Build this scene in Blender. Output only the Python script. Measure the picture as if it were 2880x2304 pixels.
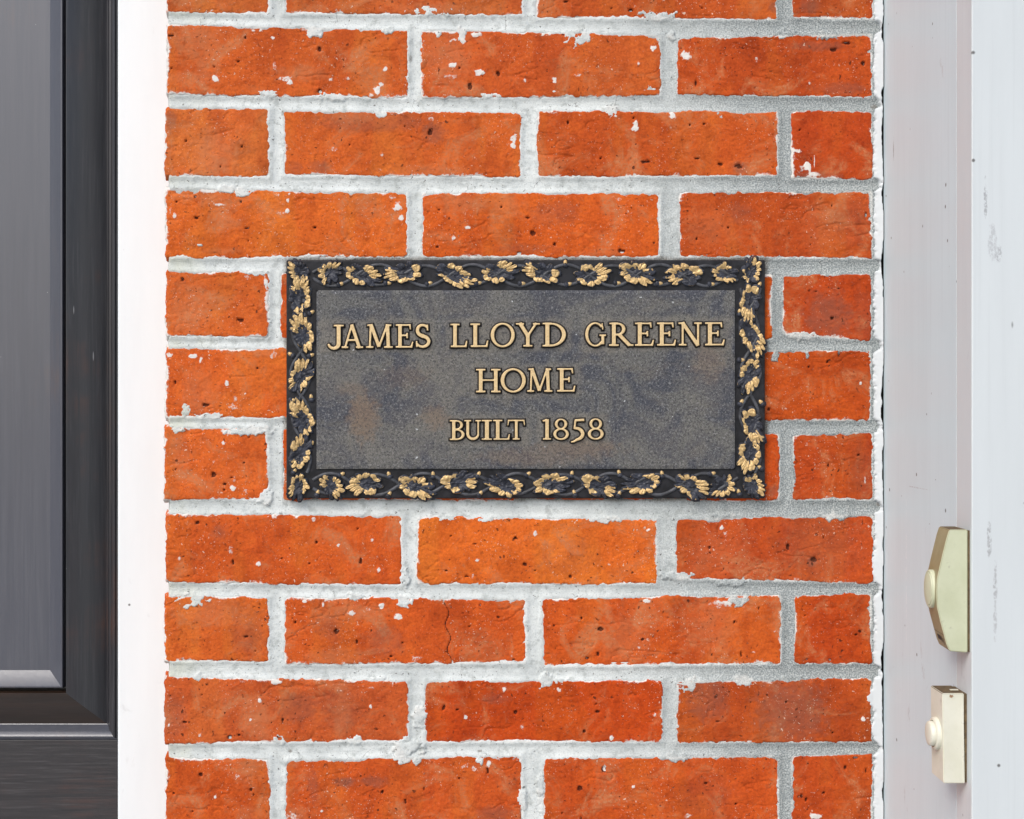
import bpy, math, random
import numpy as np
from mathutils import Vector

R = math.radians
for o in list(bpy.data.objects):
    bpy.data.objects.remove(o)
scene = bpy.context.scene
col = scene.collection

# ------------------------------------------------------------------ camera
DIST = 1.15            # camera to brick face
PXM = 3360.0           # photograph pixels per metre at the brick face
CZ = 1.50              # height of the optical axis above the ground
cam = bpy.data.cameras.new('camera')
cam.sensor_fit = 'HORIZONTAL'
cam.sensor_width = 36.0
cam.lens = 36.0 * DIST / (2880.0 / PXM)
cam.clip_start = 0.01
cam.clip_end = 500
camo = bpy.data.objects.new('camera', cam)
camo.location = (0, -DIST, CZ)
camo.rotation_euler = (R(90), 0, 0)
col.objects.link(camo)
scene.camera = camo

# ------------------------------------------------------------------ sky and sun (bright overcast)
SUN_EL, SUN_AZ = R(43), R(213)      # azimuth clockwise from +Y
world = bpy.data.worlds.new('World')
scene.world = world
world.use_nodes = True
wn = world.node_tree
wn.nodes.clear()
sky = wn.nodes.new('ShaderNodeTexSky')
sky.sky_type = 'NISHITA'
sky.sun_disc = False
sky.sun_elevation = SUN_EL
sky.sun_rotation = SUN_AZ
sky.air_density = 1.0
sky.dust_density = 2.6
sky.ozone_density = 1.0
bg = wn.nodes.new('ShaderNodeBackground')
bg.inputs['Strength'].default_value = 0.12
wo = wn.nodes.new('ShaderNodeOutputWorld')
wn.links.new(sky.outputs[0], bg.inputs[0])
wn.links.new(bg.outputs[0], wo.inputs[0])
sun = bpy.data.lights.new('sun', 'SUN')
sun.energy = 1.5
sun.angle = R(35)
sun.color = (1.0, 0.975, 0.94)
suno = bpy.data.objects.new('sun', sun)
sd = Vector((math.sin(SUN_AZ) * math.cos(SUN_EL), math.cos(SUN_AZ) * math.cos(SUN_EL), math.sin(SUN_EL)))
suno.rotation_euler = sd.to_track_quat('Z', 'Y').to_euler()
suno.location = sd * 5
col.objects.link(suno)
scene.view_settings.view_transform = 'Standard'
scene.view_settings.look = 'None'
scene.view_settings.exposure = 0.42
scene.view_settings.gamma = 1.0
scene.render.resolution_x, scene.render.resolution_y = 1024, 819
scene.render.engine = 'CYCLES'
scene.cycles.max_bounces = 6

ILL = 1.08   # rough light level used to turn seen colours into base colours


# ------------------------------------------------------------------ small helpers
def P(px, py, y=0.0):
    """photograph pixel -> world point at depth y"""
    k = (DIST + y) / DIST / PXM
    return Vector(((px - 1440) * k, y, CZ + (1152 - py) * k))


def mmx(px):
    return (np.asarray(px, float) - 1440) / PXM * 1000


def mmz(py):
    return (1152 - np.asarray(py, float)) / PXM * 1000


def lin(rgb, k=1.0):
    out = []
    for c in rgb:
        c = c / 255.0
        c = c / 12.92 if c <= 0.04045 else ((c + 0.055) / 1.055) ** 2.4
        out.append(min(0.9, c / k))
    return tuple(out) + (1.0,)


def tag(o, label=None, cat=None, group=None, kind=None):
    if label: o['label'] = label
    if cat: o['category'] = cat
    if group: o['group'] = group
    if kind: o['kind'] = kind
    return o


def empty(name, loc):
    o = bpy.data.objects.new(name, None)
    o.location = loc
    o.empty_display_size = 0.05
    col.objects.link(o)
    return o


def link(name, me, mat, parent=None, loc=None, rot=None):
    o = bpy.data.objects.new(name, me)
    col.objects.link(o)
    if mat is not None and len(me.materials) == 0:
        for m in (mat if isinstance(mat, (list, tuple)) else [mat]):
            me.materials.append(m)
    if loc is not None: o.location = loc
    if rot is not None: o.rotation_euler = rot
    if parent is not None:
        o.parent = parent
        o.location = Vector(o.location) - parent.location     # parents are unrotated empties at their location
    return o


_lat = {}


def vnoise(x, y, seed):
    if seed not in _lat:
        _lat[seed] = np.random.RandomState(seed).rand(256, 256) * 2 - 1
    L = _lat[seed]
    xi = np.floor(x).astype(int); yi = np.floor(y).astype(int)
    fx = x - xi; fy = y - yi
    fx = fx * fx * (3 - 2 * fx); fy = fy * fy * (3 - 2 * fy)
    a = L[xi & 255, yi & 255]; b = L[(xi + 1) & 255, yi & 255]
    c = L[xi & 255, (yi + 1) & 255]; d = L[(xi + 1) & 255, (yi + 1) & 255]
    return (a * (1 - fx) + b * fx) * (1 - fy) + (c * (1 - fx) + d * fx) * fy


def fbm(x, y, size, seed, octs=3):
    s, a, t = 0.0, 1.0, 0.0
    for i in range(octs):
        s = s + a * vnoise(x / size * 2 ** i + 17.3 * i, y / size * 2 ** i + 5.1 * i, seed + i)
        t += a; a *= 0.55
    return s / t * 1.35


def sstep(a, b, x):
    t = np.clip((x - a) / (b - a), 0, 1)
    return t * t * (3 - 2 * t)


def grid_mesh(name, X, Y, Z, keep=None, attrs=None, extra=None, smooth=True):
    """X,Y,Z 2-D arrays (metres), rows go up in Z, columns go right in X; faces look to -Y"""
    nz, nx = X.shape
    idx = np.arange(nz * nx).reshape(nz, nx)
    q = np.stack([idx[:-1, :-1], idx[:-1, 1:], idx[1:, 1:], idx[1:, :-1]], -1).reshape(-1, 4)
    if keep is not None:
        k = keep[:-1, :-1] | keep[:-1, 1:] | keep[1:, 1:] | keep[1:, :-1]
        q = q[k.reshape(-1)]
    used = np.zeros(nz * nx, bool); used[q.reshape(-1)] = True
    remap = np.cumsum(used) - 1
    co = np.stack([X.reshape(-1), Y.reshape(-1), Z.reshape(-1)], -1)[used]
    q = remap[q]
    ns = len(q)
    av = {k: v.reshape(-1)[used] for k, v in (attrs or {}).items()}
    if extra is not None:
        ev, ef = extra
        q = np.concatenate([q, np.asarray(ef) + len(co)])
        for k in av: av[k] = np.concatenate([av[k], np.zeros(len(ev))])
        co = np.concatenate([co, np.asarray(ev, float)])
    me = bpy.data.meshes.new(name)
    me.vertices.add(len(co)); me.vertices.foreach_set('co', co.astype(np.float32).reshape(-1))
    me.loops.add(len(q) * 4); me.loops.foreach_set('vertex_index', q.astype(np.int32).reshape(-1))
    me.polygons.add(len(q))
    me.polygons.foreach_set('loop_start', np.arange(0, len(q) * 4, 4, dtype=np.int32))
    me.update(calc_edges=True)
    sm = np.zeros(len(q), bool); sm[:ns] = smooth
    me.polygons.foreach_set('use_smooth', sm)
    for k, v in av.items():
        a = me.attributes.new(k, 'FLOAT', 'POINT')
        a.data.foreach_set('value', v.astype(np.float32))
    me.validate()
    return me


BOXF = [(0, 1, 2, 3), (7, 6, 5, 4), (0, 4, 5, 1), (1, 5, 6, 2), (2, 6, 7, 3), (3, 7, 4, 0)]


def box_vf(x0, x1, y0, y1, z0, z1):
    v = [(x0, y0, z0), (x1, y0, z0), (x1, y0, z1), (x0, y0, z1), (x0, y1, z0), (x1, y1, z0), (x1, y1, z1), (x0, y1, z1)]
    return v, BOXF


def bevel_box(name, x0, x1, y0, y1, z0, z1, bev, seg=3):
    import bmesh
    bm = bmesh.new()
    vs, fs = box_vf(x0, x1, y0, y1, z0, z1)
    bv = [bm.verts.new(v) for v in vs]
    for f in fs: bm.faces.new([bv[i] for i in f])
    bmesh.ops.recalc_face_normals(bm, faces=bm.faces)
    if bev > 0:
        bmesh.ops.bevel(bm, geom=list(bm.edges), offset=bev, segments=seg, affect='EDGES', profile=0.5)
    me = bpy.data.meshes.new(name)
    bm.to_mesh(me); bm.free()
    return me


# ------------------------------------------------------------------ node helpers
class NT:
    def __init__(self, name):
        self.m = bpy.data.materials.new(name)
        self.m.use_nodes = True
        self.t = self.m.node_tree
        self.t.nodes.clear()
        self.out = self.t.nodes.new('ShaderNodeOutputMaterial')
        self.b = self.t.nodes.new('ShaderNodeBsdfPrincipled')
        self.t.links.new(self.b.outputs[0], self.out.inputs[0])

    def n(self, typ, **kw):
        nd = self.t.nodes.new(typ)
        for k, v in kw.items(): setattr(nd, k, v)
        return nd

    def put(self, sock, v):
        if v is None: return
        if hasattr(v, 'is_linked') or hasattr(v, 'links'):
            self.t.links.new(v, sock)
        else:
            sock.default_value = v

    def set(self, **kw):
        for k, v in kw.items(): self.put(self.b.inputs[k.replace('_', ' ')], v)

    def objco(self, rnd=False):
        tc = self.n('ShaderNodeTexCoord').outputs['Object']
        if rnd:
            oi = self.n('ShaderNodeObjectInfo').outputs['Random']
            mul = self.math('MULTIPLY', oi, 37.0)
            v = self.n('ShaderNodeVectorMath', operation='ADD')
            self.put(v.inputs[0], tc)
            cx = self.n('ShaderNodeCombineXYZ')
            self.put(cx.inputs[0], mul); self.put(cx.inputs[2], mul)
            self.put(v.inputs[1], cx.outputs[0])
            return v.outputs[0]
        return tc

    def scale(self, v, s):
        nd = self.n('ShaderNodeVectorMath', operation='MULTIPLY')
        self.put(nd.inputs[0], v); nd.inputs[1].default_value = s
        return nd.outputs[0]

    flat = False

    def flatco(self, v):
        """(x, z, 0) of a vector, for faces that lie in a wall plane"""
        o = self.sep(v)
        c = self.n('ShaderNodeCombineXYZ')
        self.put(c.inputs[0], o[0]); self.put(c.inputs[1], o[2])
        self.flat = True
        return c.outputs[0]

    def noise(self, v, scale, detail=4.0, rough=0.55, dist=0.0):
        nd = self.n('ShaderNodeTexNoise')
        if self.flat: nd.noise_dimensions = '2D'
        self.put(nd.inputs['Vector'], v)
        nd.inputs['Scale'].default_value = scale
        nd.inputs['Detail'].default_value = detail
        nd.inputs['Roughness'].default_value = rough
        nd.inputs['Distortion'].default_value = dist
        return nd.outputs[0]

    def voro(self, v, scale, out='Distance', feature='F1', rnd=1.0):
        nd = self.n('ShaderNodeTexVoronoi', feature=feature)
        if self.flat: nd.voronoi_dimensions = '2D'
        self.put(nd.inputs['Vector'], v)
        nd.inputs['Scale'].default_value = scale
        nd.inputs['Randomness'].default_value = rnd
        return nd

    def math(self, op, a, b=None, clamp=False):
        nd = self.n('ShaderNodeMath', operation=op)
        nd.use_clamp = clamp
        self.put(nd.inputs[0], a)
        if b is not None: self.put(nd.inputs[1], b)
        return nd.outputs[0]

    def ramp(self, v, a, b, lo=0.0, hi=1.0):
        nd = self.n('ShaderNodeMapRange', interpolation_type='SMOOTHSTEP')
        self.put(nd.inputs[0], v)
        nd.inputs[1].default_value = a; nd.inputs[2].default_value = b
        nd.inputs[3].default_value = lo; nd.inputs[4].default_value = hi
        return nd.outputs[0]

    def mix(self, f, a, b, mode='MIX'):
        nd = self.n('ShaderNodeMix', data_type='RGBA', blend_type=mode)
        self.put(nd.inputs[0], f); self.put(nd.inputs[6], a); self.put(nd.inputs[7], b)
        return nd.outputs[2]

    def attr(self, name):
        return self.n('ShaderNodeAttribute', attribute_name=name).outputs['Fac']

    def sep(self, v):
        nd = self.n('ShaderNodeSeparateXYZ'); self.put(nd.inputs[0], v); return nd.outputs

    def specks(self, v, scale, thr, gate, soft=0.03):
        """sparse round grains: voronoi cells of which a share (gate) is lit, radius thr of a cell"""
        vo = self.voro(v, scale)
        sp = self.n('ShaderNodeSeparateColor'); self.put(sp.inputs[0], vo.outputs['Color'])
        g = self.math('LESS_THAN', sp.outputs[0], gate)
        sz = self.ramp(sp.outputs[1], 0.0, 1.0, 0.35, 1.0)
        ball = self.ramp(self.math('DIVIDE', vo.outputs['Distance'], sz), thr + soft, thr - soft)
        return self.math('MULTIPLY', ball, g)

    def bump(self, h, strength, dist, prev=None):
        nd = self.n('ShaderNodeBump')
        nd.inputs['Strength'].default_value = strength
        nd.inputs['Distance'].default_value = dist
        self.put(nd.inputs['Height'], h)
        if prev is not None: self.put(nd.inputs['Normal'], prev)
        return nd.outputs[0]


# ------------------------------------------------------------------ materials
def warp(t, v, scale, amt):
    """pushes the coordinates about so that grains come out irregular"""
    n = t.n('ShaderNodeTexNoise', noise_dimensions='2D')
    t.put(n.inputs['Vector'], v); n.inputs['Scale'].default_value = scale; n.inputs['Detail'].default_value = 2
    sb = t.n('ShaderNodeVectorMath', operation='SUBTRACT'); t.put(sb.inputs[0], n.outputs['Color']); sb.inputs[1].default_value = (.5, .5, .5)
    sc = t.scale(sb.outputs[0], (amt, amt, 0))
    ad = t.n('ShaderNodeVectorMath', operation='ADD'); t.put(ad.inputs[0], v); t.put(ad.inputs[1], sc)
    return ad.outputs[0]


def m_brick():
    t = NT('brick_clay')
    v = t.flatco(t.objco(True))
    base = t.n('ShaderNodeObjectInfo').outputs['Color']
    mul = lambda c, k: t.mix(1.0, c, k + (1,), 'MULTIPLY')
    big = t.noise(v, 14, 4, 0.6)
    c = t.mix(t.ramp(big, 0.42, 0.70, 0, 0.5), base, mul(base, (0.76, 0.70, 0.66)))
    band = t.noise(t.scale(v, (20, 5, 1)), 1.0, 2, 0.5)
    c = t.mix(t.ramp(band, 0.51, 0.60, 0, 0.5), c, mul(c, (1.03, 1.34, 1.30)))
    band2 = t.noise(t.scale(v, (26, 6, 1)), 1.0, 3, 0.5)
    c = t.mix(t.ramp(band2, 0.54, 0.64, 0, 0.55), c, mul(c, (0.82, 0.72, 0.74)))
    bm_ = t.noise(v, 38, 4, 0.6, 0.6)
    c = t.mix(t.ramp(bm_, 0.54, 0.68, 0, 0.5), c, mul(c, (0.74, 0.64, 0.60)))
    c = t.mix(t.ramp(bm_, 0.44, 0.30, 0, 0.35), c, mul(c, (1.08, 1.24, 1.35)))
    med = t.noise(v, 75, 5, 0.65, 0.4)
    c = t.mix(t.ramp(med, 0.48, 0.72, 0, 0.55), c, mul(c, (0.68, 0.60, 0.56)))
    c = t.mix(t.ramp(med, 0.46, 0.28, 0, 0.5), c, mul(c, (1.14, 1.28, 1.15)))
    fine = t.noise(v, 430, 4, 0.7)
    c = t.mix(t.ramp(fine, 0.36, 0.70, 0, 0.6), mul(c, (1.10, 1.13, 1.12)), mul(c, (0.72, 0.66, 0.62)))
    wv = warp(t, v, 260, 0.004)
    # pale bloom of salts
    bl = t.noise(v, 26, 6, 0.7, 0.5)
    c = t.mix(t.math('MULTIPLY', t.ramp(bl, 0.50, 0.72), t.ramp(fine, 0.3, 0.65, 0.2, 0.85)), c, (0.52, 0.20, 0.085, 1))
    # masks held on the mesh: over-fired patches and salt bloom
    c = t.mix(t.math('MULTIPLY', t.attr('burn'), t.ramp(med, 0.2, 0.6, 0.65, 1.0)), c, (0.21, 0.080, 0.052, 1))
    c = t.mix(t.math('MULTIPLY', t.attr('bloom'), t.ramp(med, 0.25, 0.7, 0.30, 0.8)), c, (0.54, 0.20, 0.085, 1))
    # dark fired grains, and pits whose inner shade is put into the colour
    pit = t.math('MAXIMUM', t.specks(wv, 135, 0.13, 0.07), t.specks(t.scale(wv, (1.0, 0.45, 1)), 120, 0.09, 0.07))
    pit = t.math('MAXIMUM', pit, t.specks(wv, 330, 0.17, 0.08))
    pit = t.math('MAXIMUM', pit, t.math('MULTIPLY', t.specks(t.scale(wv, (0.5, 1, 1)), 420, 0.2, 0.10), 0.55))
    pit = t.math('MULTIPLY', pit, t.ramp(t.noise(v, 17, 3, .6), 0.36, 0.56, 0.2, 1.0))
    c = t.mix(t.math('MULTIPLY', pit, 0.85), c, (0.075, 0.020, 0.010, 1))
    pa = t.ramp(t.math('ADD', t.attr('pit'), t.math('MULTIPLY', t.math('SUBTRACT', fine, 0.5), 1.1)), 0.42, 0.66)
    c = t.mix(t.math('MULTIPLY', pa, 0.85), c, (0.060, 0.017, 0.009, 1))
    # lime specks and crusts
    wh = t.math('MAXIMUM', t.specks(wv, 170, 0.11, 0.06), t.specks(wv, 420, 0.17, 0.10))
    wh = t.math('MAXIMUM', wh, t.math('MULTIPLY', t.specks(wv, 800, 0.24, 0.13), 0.7))
    wh = t.math('MULTIPLY', wh, t.ramp(t.noise(v, 20, 3, .6), 0.42, 0.60, 0.12, 1.0))
    c = t.mix(t.math('MULTIPLY', wh, 0.85), c, (0.66, 0.50, 0.40, 1))
    lime = t.math('MULTIPLY', t.ramp(t.math('ADD', t.attr('lime'), t.math('MULTIPLY', t.math('SUBTRACT', fine, 0.5), 1.5)), 0.28, 0.66), t.ramp(t.attr('lime'), 0.2, 0.8, 0.55, 1.0))
    c = t.mix(lime, c, (0.70, 0.67, 0.63, 1))
    t.set(Base_Color=c, Roughness=0.9)
    t.b.inputs['Specular IOR Level'].default_value = 0.2
    b1 = t.bump(med, 0.7, 0.0016)
    b2 = t.bump(fine, 0.42, 0.0008, b1)
    b3 = t.bump(t.math('MULTIPLY', pit, -1.0), 0.8, 0.0012, b2)
    t.set(Normal=b3)
    return t.m


def m_mortar():
    t = NT('lime_mortar')
    v = t.flatco(t.objco())
    a = t.noise(v, 30, 5, 0.6)
    c = t.mix(t.ramp(a, 0.3, 0.7), (0.57, 0.605, 0.595, 1), (0.70, 0.735, 0.72, 1))
    g = t.noise(v, 800, 3, 0.7)
    c = t.mix(t.ramp(t.noise(v, 110, 5, 0.7), 0.50, 0.70, 0, 0.6), c, (0.35, 0.375, 0.36, 1))
    c = t.mix(t.ramp(g, 0.50, 0.80, 0.0, 0.6), c, (0.33, 0.35, 0.34, 1))
    # sandier towards the sheltered end, greenish at the arris
    x = t.sep(v)[0]
    gr = t.math('MULTIPLY', t.ramp(x, 0.04, 0.24), t.ramp(g, 0.34, 0.60, 0.35, 1.0))
    c = t.mix(gr, c, (0.215, 0.24, 0.245, 1))
    c = t.mix(t.math('MULTIPLY', t.ramp(x, -0.235, -0.292), t.ramp(a, 0.35, 0.65, 0.1, 0.7)), c, (0.50, 0.52, 0.42, 1))
    c = t.mix(t.math('MULTIPLY', t.attr('crust'), t.ramp(g, 0.3, 0.7, 0.95, 0.5)), c, (0.68, 0.68, 0.65, 1))
    wv = warp(t, v, 300, 0.004)
    dk = t.math('MAXIMUM', t.specks(wv, 380, 0.17, 0.12), t.specks(t.scale(wv, (0.45, 1, 1)), 250, 0.10, 0.16))
    ck = t.voro(wv, 34, feature='DISTANCE_TO_EDGE')
    cg = t.ramp(t.noise(v, 60, 3, 0.6), 0.58, 0.64)
    crack = t.math('MULTIPLY', t.ramp(ck.outputs['Distance'], 0.012, 0.003), cg)
    c = t.mix(t.math('MULTIPLY', t.math('MAXIMUM', dk, t.math('MULTIPLY', crack, 0.6)), 0.8), c, (0.07, 0.065, 0.06, 1))
    c = t.mix(t.math('MULTIPLY', t.attr('dirt_and_dark'), t.ramp(g, 0.2, 0.6, 0.3, 0.8)), c, (0.12, 0.095, 0.07, 1))
    t.set(Base_Color=c, Roughness=0.95)
    t.b.inputs['Specular IOR Level'].default_value = 0.1
    b1 = t.bump(g, 0.6, 0.0008)
    b2 = t.bump(t.noise(t.scale(v, (0.35, 1, 1)), 260, 4, 0.6), 0.3, 0.0010, b1)
    t.set(Normal=b2)
    return t.m


def paint_mat(name, colr, rough, dirt_and_dark=0.5, chips=(), streak=True):
    t = NT(name)
    v = t.objco()
    a = t.noise(t.scale(v, (1, 1, 0.15)), 40, 4, 0.6)
    f = t.noise(v, 160, 4, 0.6)
    c = t.mix(t.ramp(a, 0.3, 0.75, 0, 0.6), colr + (1,), tuple(x * 0.93 for x in colr) + (1,))
    st = t.noise(t.scale(v, (260, 260, 4)), 1.0, 3, 0.6)
    if streak:
        c = t.mix(t.ramp(st, 0.50, 0.80, 0, 0.5), c, tuple(x * 0.88 for x in colr) + (1,))
    if dirt_and_dark:
        dk = t.math('MAXIMUM', t.specks(v, 55, 0.075, 0.30 * dirt_and_dark), t.specks(t.scale(v, (1, 1, 0.35)), 60, 0.055, 0.30 * dirt_and_dark))
        c = t.mix(t.math('MULTIPLY', dk, 0.85), c, (0.06, 0.055, 0.05, 1))
        sm = t.math('MULTIPLY', t.ramp(t.noise(t.scale(v, (1, 1, 0.5)), 22, 5, 0.7, 0.6), 0.63, 0.75), t.ramp(f, 0.42, 0.6, 0, 0.75))
        c = t.mix(t.math('MULTIPLY', sm, dirt_and_dark), c, (0.36, 0.36, 0.36, 1))
    sx = t.sep(v)
    ff = t.noise(t.scale(v, (1, 1, .6)), 420, 4, 0.7)
    for (ax, ca, cz, ra, rz, colc, k) in chips:          # ellipses of worn paint on the board, centred (axis, z)
        da = t.math('DIVIDE', t.math('SUBTRACT', sx[ax], ca), ra)
        dz = t.math('DIVIDE', t.math('SUBTRACT', sx[2], cz), rz)
        rr = t.math('ADD', t.math('MULTIPLY', da, da), t.math('MULTIPLY', dz, dz))
        rr = t.math('ADD', rr, t.math('MULTIPLY', t.math('SUBTRACT', f, 0.5), 3.5))
        c = t.mix(t.math('MULTIPLY', t.ramp(rr, 1.3, 0.5, 0, k), t.ramp(ff, 0.42, 0.56)), c, colc)
    t.set(Base_Color=c, Roughness=rough)
    t.b.inputs['Specular IOR Level'].default_value = 0.35
    b1 = t.bump(st, 0.12, 0.0006)
    b2 = t.bump(f, 0.12, 0.0008, b1)
    t.set(Normal=b2)
    return t.m


def m_wood(name, axis, d0=(0.016, 0.016, 0.020), d1=(0.027, 0.026, 0.030), d2=(0.060, 0.059, 0.066), red=(0.075, 0.034, 0.024)):
    t = NT(name)
    v = t.objco()
    s = (160, 160, 5.0) if axis == 'z' else (7.0, 200, 200)
    g = t.noise(t.scale(v, s), 1.0, 6, 0.65, 0.3)
    s2 = (520, 520, 14) if axis == 'z' else (22, 600, 600)
    g2 = t.noise(t.scale(v, s2), 1.0, 4, 0.7)
    big = t.noise(v, 9, 4, 0.6)
    c = t.mix(t.ramp(g, 0.3, 0.7), d0 + (1,), d1 + (1,))
    c = t.mix(t.ramp(g2, 0.48, 0.80, 0, 0.6), c, d2 + (1,))
    c = t.mix(t.math('MULTIPLY', t.ramp(big, 0.52, 0.72), t.ramp(g, 0.4, 0.65)), c, red + (1,))
    sc = t.specks(t.scale(v, (1, 1, 0.12) if axis == 'z' else (0.12, 1, 1)), 120, 0.10, 0.09)
    sc = t.math('MAXIMUM', sc, t.specks(v, 90, 0.05, 0.05))
    c = t.mix(t.math('MULTIPLY', sc, 0.7), c, (0.35, 0.35, 0.36, 1))
    t.set(Base_Color=c, Roughness=t.ramp(g2, 0.3, 0.8, 0.30, 0.48))
    t.b.inputs['Specular IOR Level'].default_value = 0.7
    t.b.inputs['Coat Weight'].default_value = 0.35
    t.b.inputs['Coat Roughness'].default_value = 0.22
    b1 = t.bump(g, 0.12, 0.0008)
    b2 = t.bump(g2, 0.18, 0.0004, b1)
    t.set(Normal=b2)
    return t.m


def m_plate():
    t = NT('bronze_patina_plate')
    v3 = t.objco()
    v = t.flatco(v3)
    big = t.noise(v, 24, 6, 0.65, 0.6)
    c = t.mix(t.ramp(big, 0.38, 0.60), (0.062, 0.067, 0.085, 1), (0.135, 0.133, 0.125, 1))
    b2n = t.noise(t.scale(v, (0.7, 1.4, 1)), 30, 5, 0.65)
    c = t.mix(t.ramp(b2n, 0.54, 0.74, 0, 0.45), c, (0.150, 0.132, 0.108, 1))
    f = t.noise(v, 620, 4, 0.75, 0.8)
    c = t.mix(t.ramp(f, 0.49, 0.63, 0, 0.8), c, (0.026, 0.028, 0.036, 1))
    c = t.mix(t.ramp(f, 0.47, 0.33, 0, 0.75), c, (0.26, 0.265, 0.27, 1))
    # dust caught round the lettering
    c = t.mix(t.math('MULTIPLY', t.attr('halo'), t.ramp(f, 0.62, 0.45, 0.25, 0.8)), c, (0.225, 0.205, 0.170, 1))
    # brown worn patches
    c = t.mix(t.math('MULTIPLY', t.attr('worn'), t.ramp(f, 0.62, 0.46, 0.35, 1.0)), c, (0.235, 0.150, 0.090, 1))
    ws = t.specks(warp(t, v, 300, .003), 75, 0.045, 0.10)
    c = t.mix(ws, c, (0.60, 0.62, 0.64, 1))
    t.set(Base_Color=c, Roughness=t.ramp(f, 0.3, 0.7, 0.65, 0.45), Metallic=0.15)
    t.b.inputs['Specular IOR Level'].default_value = 0.35
    b1 = t.bump(f, 0.8, 0.0008)
    b2 = t.bump(big, 0.2, 0.002, b1)
    t.set(Normal=b2)
    return t.m


def m_relief(name, gold, dark):
    """dark patinated bronze, gilt where the wear mask on the mesh says so"""
    t = NT(name)
    v = t.objco(True)
    f = t.noise(v, 500, 4, 0.7)
    b = t.noise(v, 120, 3, 0.6)
    cd = t.mix(t.ramp(b, 0.35, 0.65), dark, tuple(x * 2.0 for x in dark[:3]) + (1,))
    cg = t.mix(t.ramp(f, 0.35, 0.75, 0, 0.55), gold, tuple(x * y for x, y in zip(gold[:3], (0.62, 0.52, 0.42))) + (1,))
    t.b.inputs['Specular IOR Level'].default_value = 0.22
    w = t.ramp(t.math('ADD', t.attr('gilt'), t.math('MULTIPLY', t.math('SUBTRACT', f, 0.5), 0.5)), 0.38, 0.62)
    t.set(Base_Color=t.mix(w, cd, cg), Roughness=t.ramp(w, 0, 1, 0.36, 0.45), Metallic=t.ramp(w, 0, 1, 0.0, 0.3))
    t.set(Normal=t.bump(f, 0.25, 0.0004))
    return t.m


def m_plastic(name, c0, c1, dirt_and_dark=0.3):
    t = NT(name)
    v = t.objco()
    a = t.noise(v, 45, 4, 0.6)
    f = t.noise(v, 300, 4, 0.7)
    c = t.mix(t.ramp(a, 0.3, 0.7), c0 + (1,), c1 + (1,))
    c = t.mix(t.ramp(f, 0.55, 0.8, 0, dirt_and_dark), c, tuple(x * 0.7 for x in c1) + (1,))
    sp = t.math('MAXIMUM', t.specks(v, 160, 0.09, 0.10), t.math('MULTIPLY', t.ramp(t.noise(v, 90, 5, .7), .62, .70), .5))
    c = t.mix(t.math('MULTIPLY', sp, 0.7), c, (0.16, 0.12, 0.07, 1))
    t.set(Base_Color=c, Roughness=0.42)
    t.set(Normal=t.bump(f, 0.08, 0.0004))
    return t.m


def m_plain(name, c0, c1, rough, scale=60):
    t = NT(name)
    v = t.objco()
    c = t.mix(t.ramp(t.noise(v, scale, 5, 0.65), 0.3, 0.7), c0 + (1,), c1 + (1,))
    t.set(Base_Color=c, Roughness=rough)
    t.set(Normal=t.bump(t.noise(v, scale * 6, 3, 0.6), 0.2, 0.0005))
    return t.m


M_BRICK, M_MORTAR = m_brick(), m_mortar()
PZ = lambda py, y: P(0, py, y).z
M_SIDE = paint_mat('old_white_paint', (0.625, 0.735, 0.77), 0.45, 1.0, chips=[
    (1, -0.204, PZ(1890, -.204), 0.0026, 0.014, (0.30, 0.30, 0.31, 1), .85),
    (1, -0.217, PZ(1915, -.217), 0.0014, 0.012, (0.33, 0.33, 0.34, 1), .8),
    (1, -0.207, PZ(2215, -.207), 0.003, 0.002, (0.05, 0.045, 0.04, 1), .8),
    (1, -0.066, PZ(1610, -.066), 0.0006, 0.055, (0.86, 0.88, 0.90, 1), .7),
    (1, -0.159, PZ(1560, -.159), 0.0006, 0.030, (0.86, 0.88, 0.90, 1), .7),
    (1, -0.095, PZ(1372, -.095), 0.030, 0.0005, (0.38, 0.39, 0.40, 1), .7),
    (1, -0.03, PZ(420, -.03), 0.0010, 0.010, (0.25, 0.25, 0.26, 1), .8)])
M_FRONT = paint_mat('old_white_paint_front', (0.628, 0.672, 0.686), 0.45, 1.1, chips=[
    (0, 0.3250, PZ(680, -.22), 0.0030, 0.012, (0.33, 0.33, 0.35, 1), .45),
    (0, 0.3290, PZ(715, -.22), 0.0025, 0.006, (0.25, 0.25, 0.27, 1), .6),
    (0, 0.3200, PZ(560, -.22), 0.0012, 0.014, (0.28, 0.28, 0.30, 1), .7),
    (0, 0.3225, PZ(1520, -.22), 0.0016, 0.012, (0.30, 0.30, 0.31, 1), .7),
    (0, 0.3265, PZ(1640, -.22), 0.0014, 0.016, (0.34, 0.34, 0.35, 1), .7),
    (0, 0.3265, PZ(1760, -.22), 0.0014, 0.010, (0.36, 0.36, 0.37, 1), .6)])
M_JAMB = paint_mat('bright_white_paint', (0.80, 0.85, 0.865), 0.35, 0.45, streak=False)
M_CAULK = paint_mat('painted_caulk', (0.62, 0.655, 0.67), 0.5, 0.5, streak=False)
M_WV = m_wood('dark_stained_wood_upright', 'z')
M_WH = m_wood('dark_stained_wood_level', 'x', (0.017, 0.016, 0.018), (0.030, 0.027, 0.029), (0.075, 0.070, 0.074), (0.062, 0.030, 0.024))
M_WB = m_wood('brown_stained_moulding', 'x', (0.016, 0.009, 0.005), (0.030, 0.015, 0.008), (0.060, 0.045, 0.038), (0.055, 0.024, 0.013))
M_WP = m_wood('faded_skylit_wood', 'z', (0.064, 0.069, 0.088), (0.074, 0.078, 0.097), (0.092, 0.096, 0.113), (0.105, 0.080, 0.076))  # faded wood with the sky's reflection put into its colour
M_PLATE = m_plate()
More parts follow.
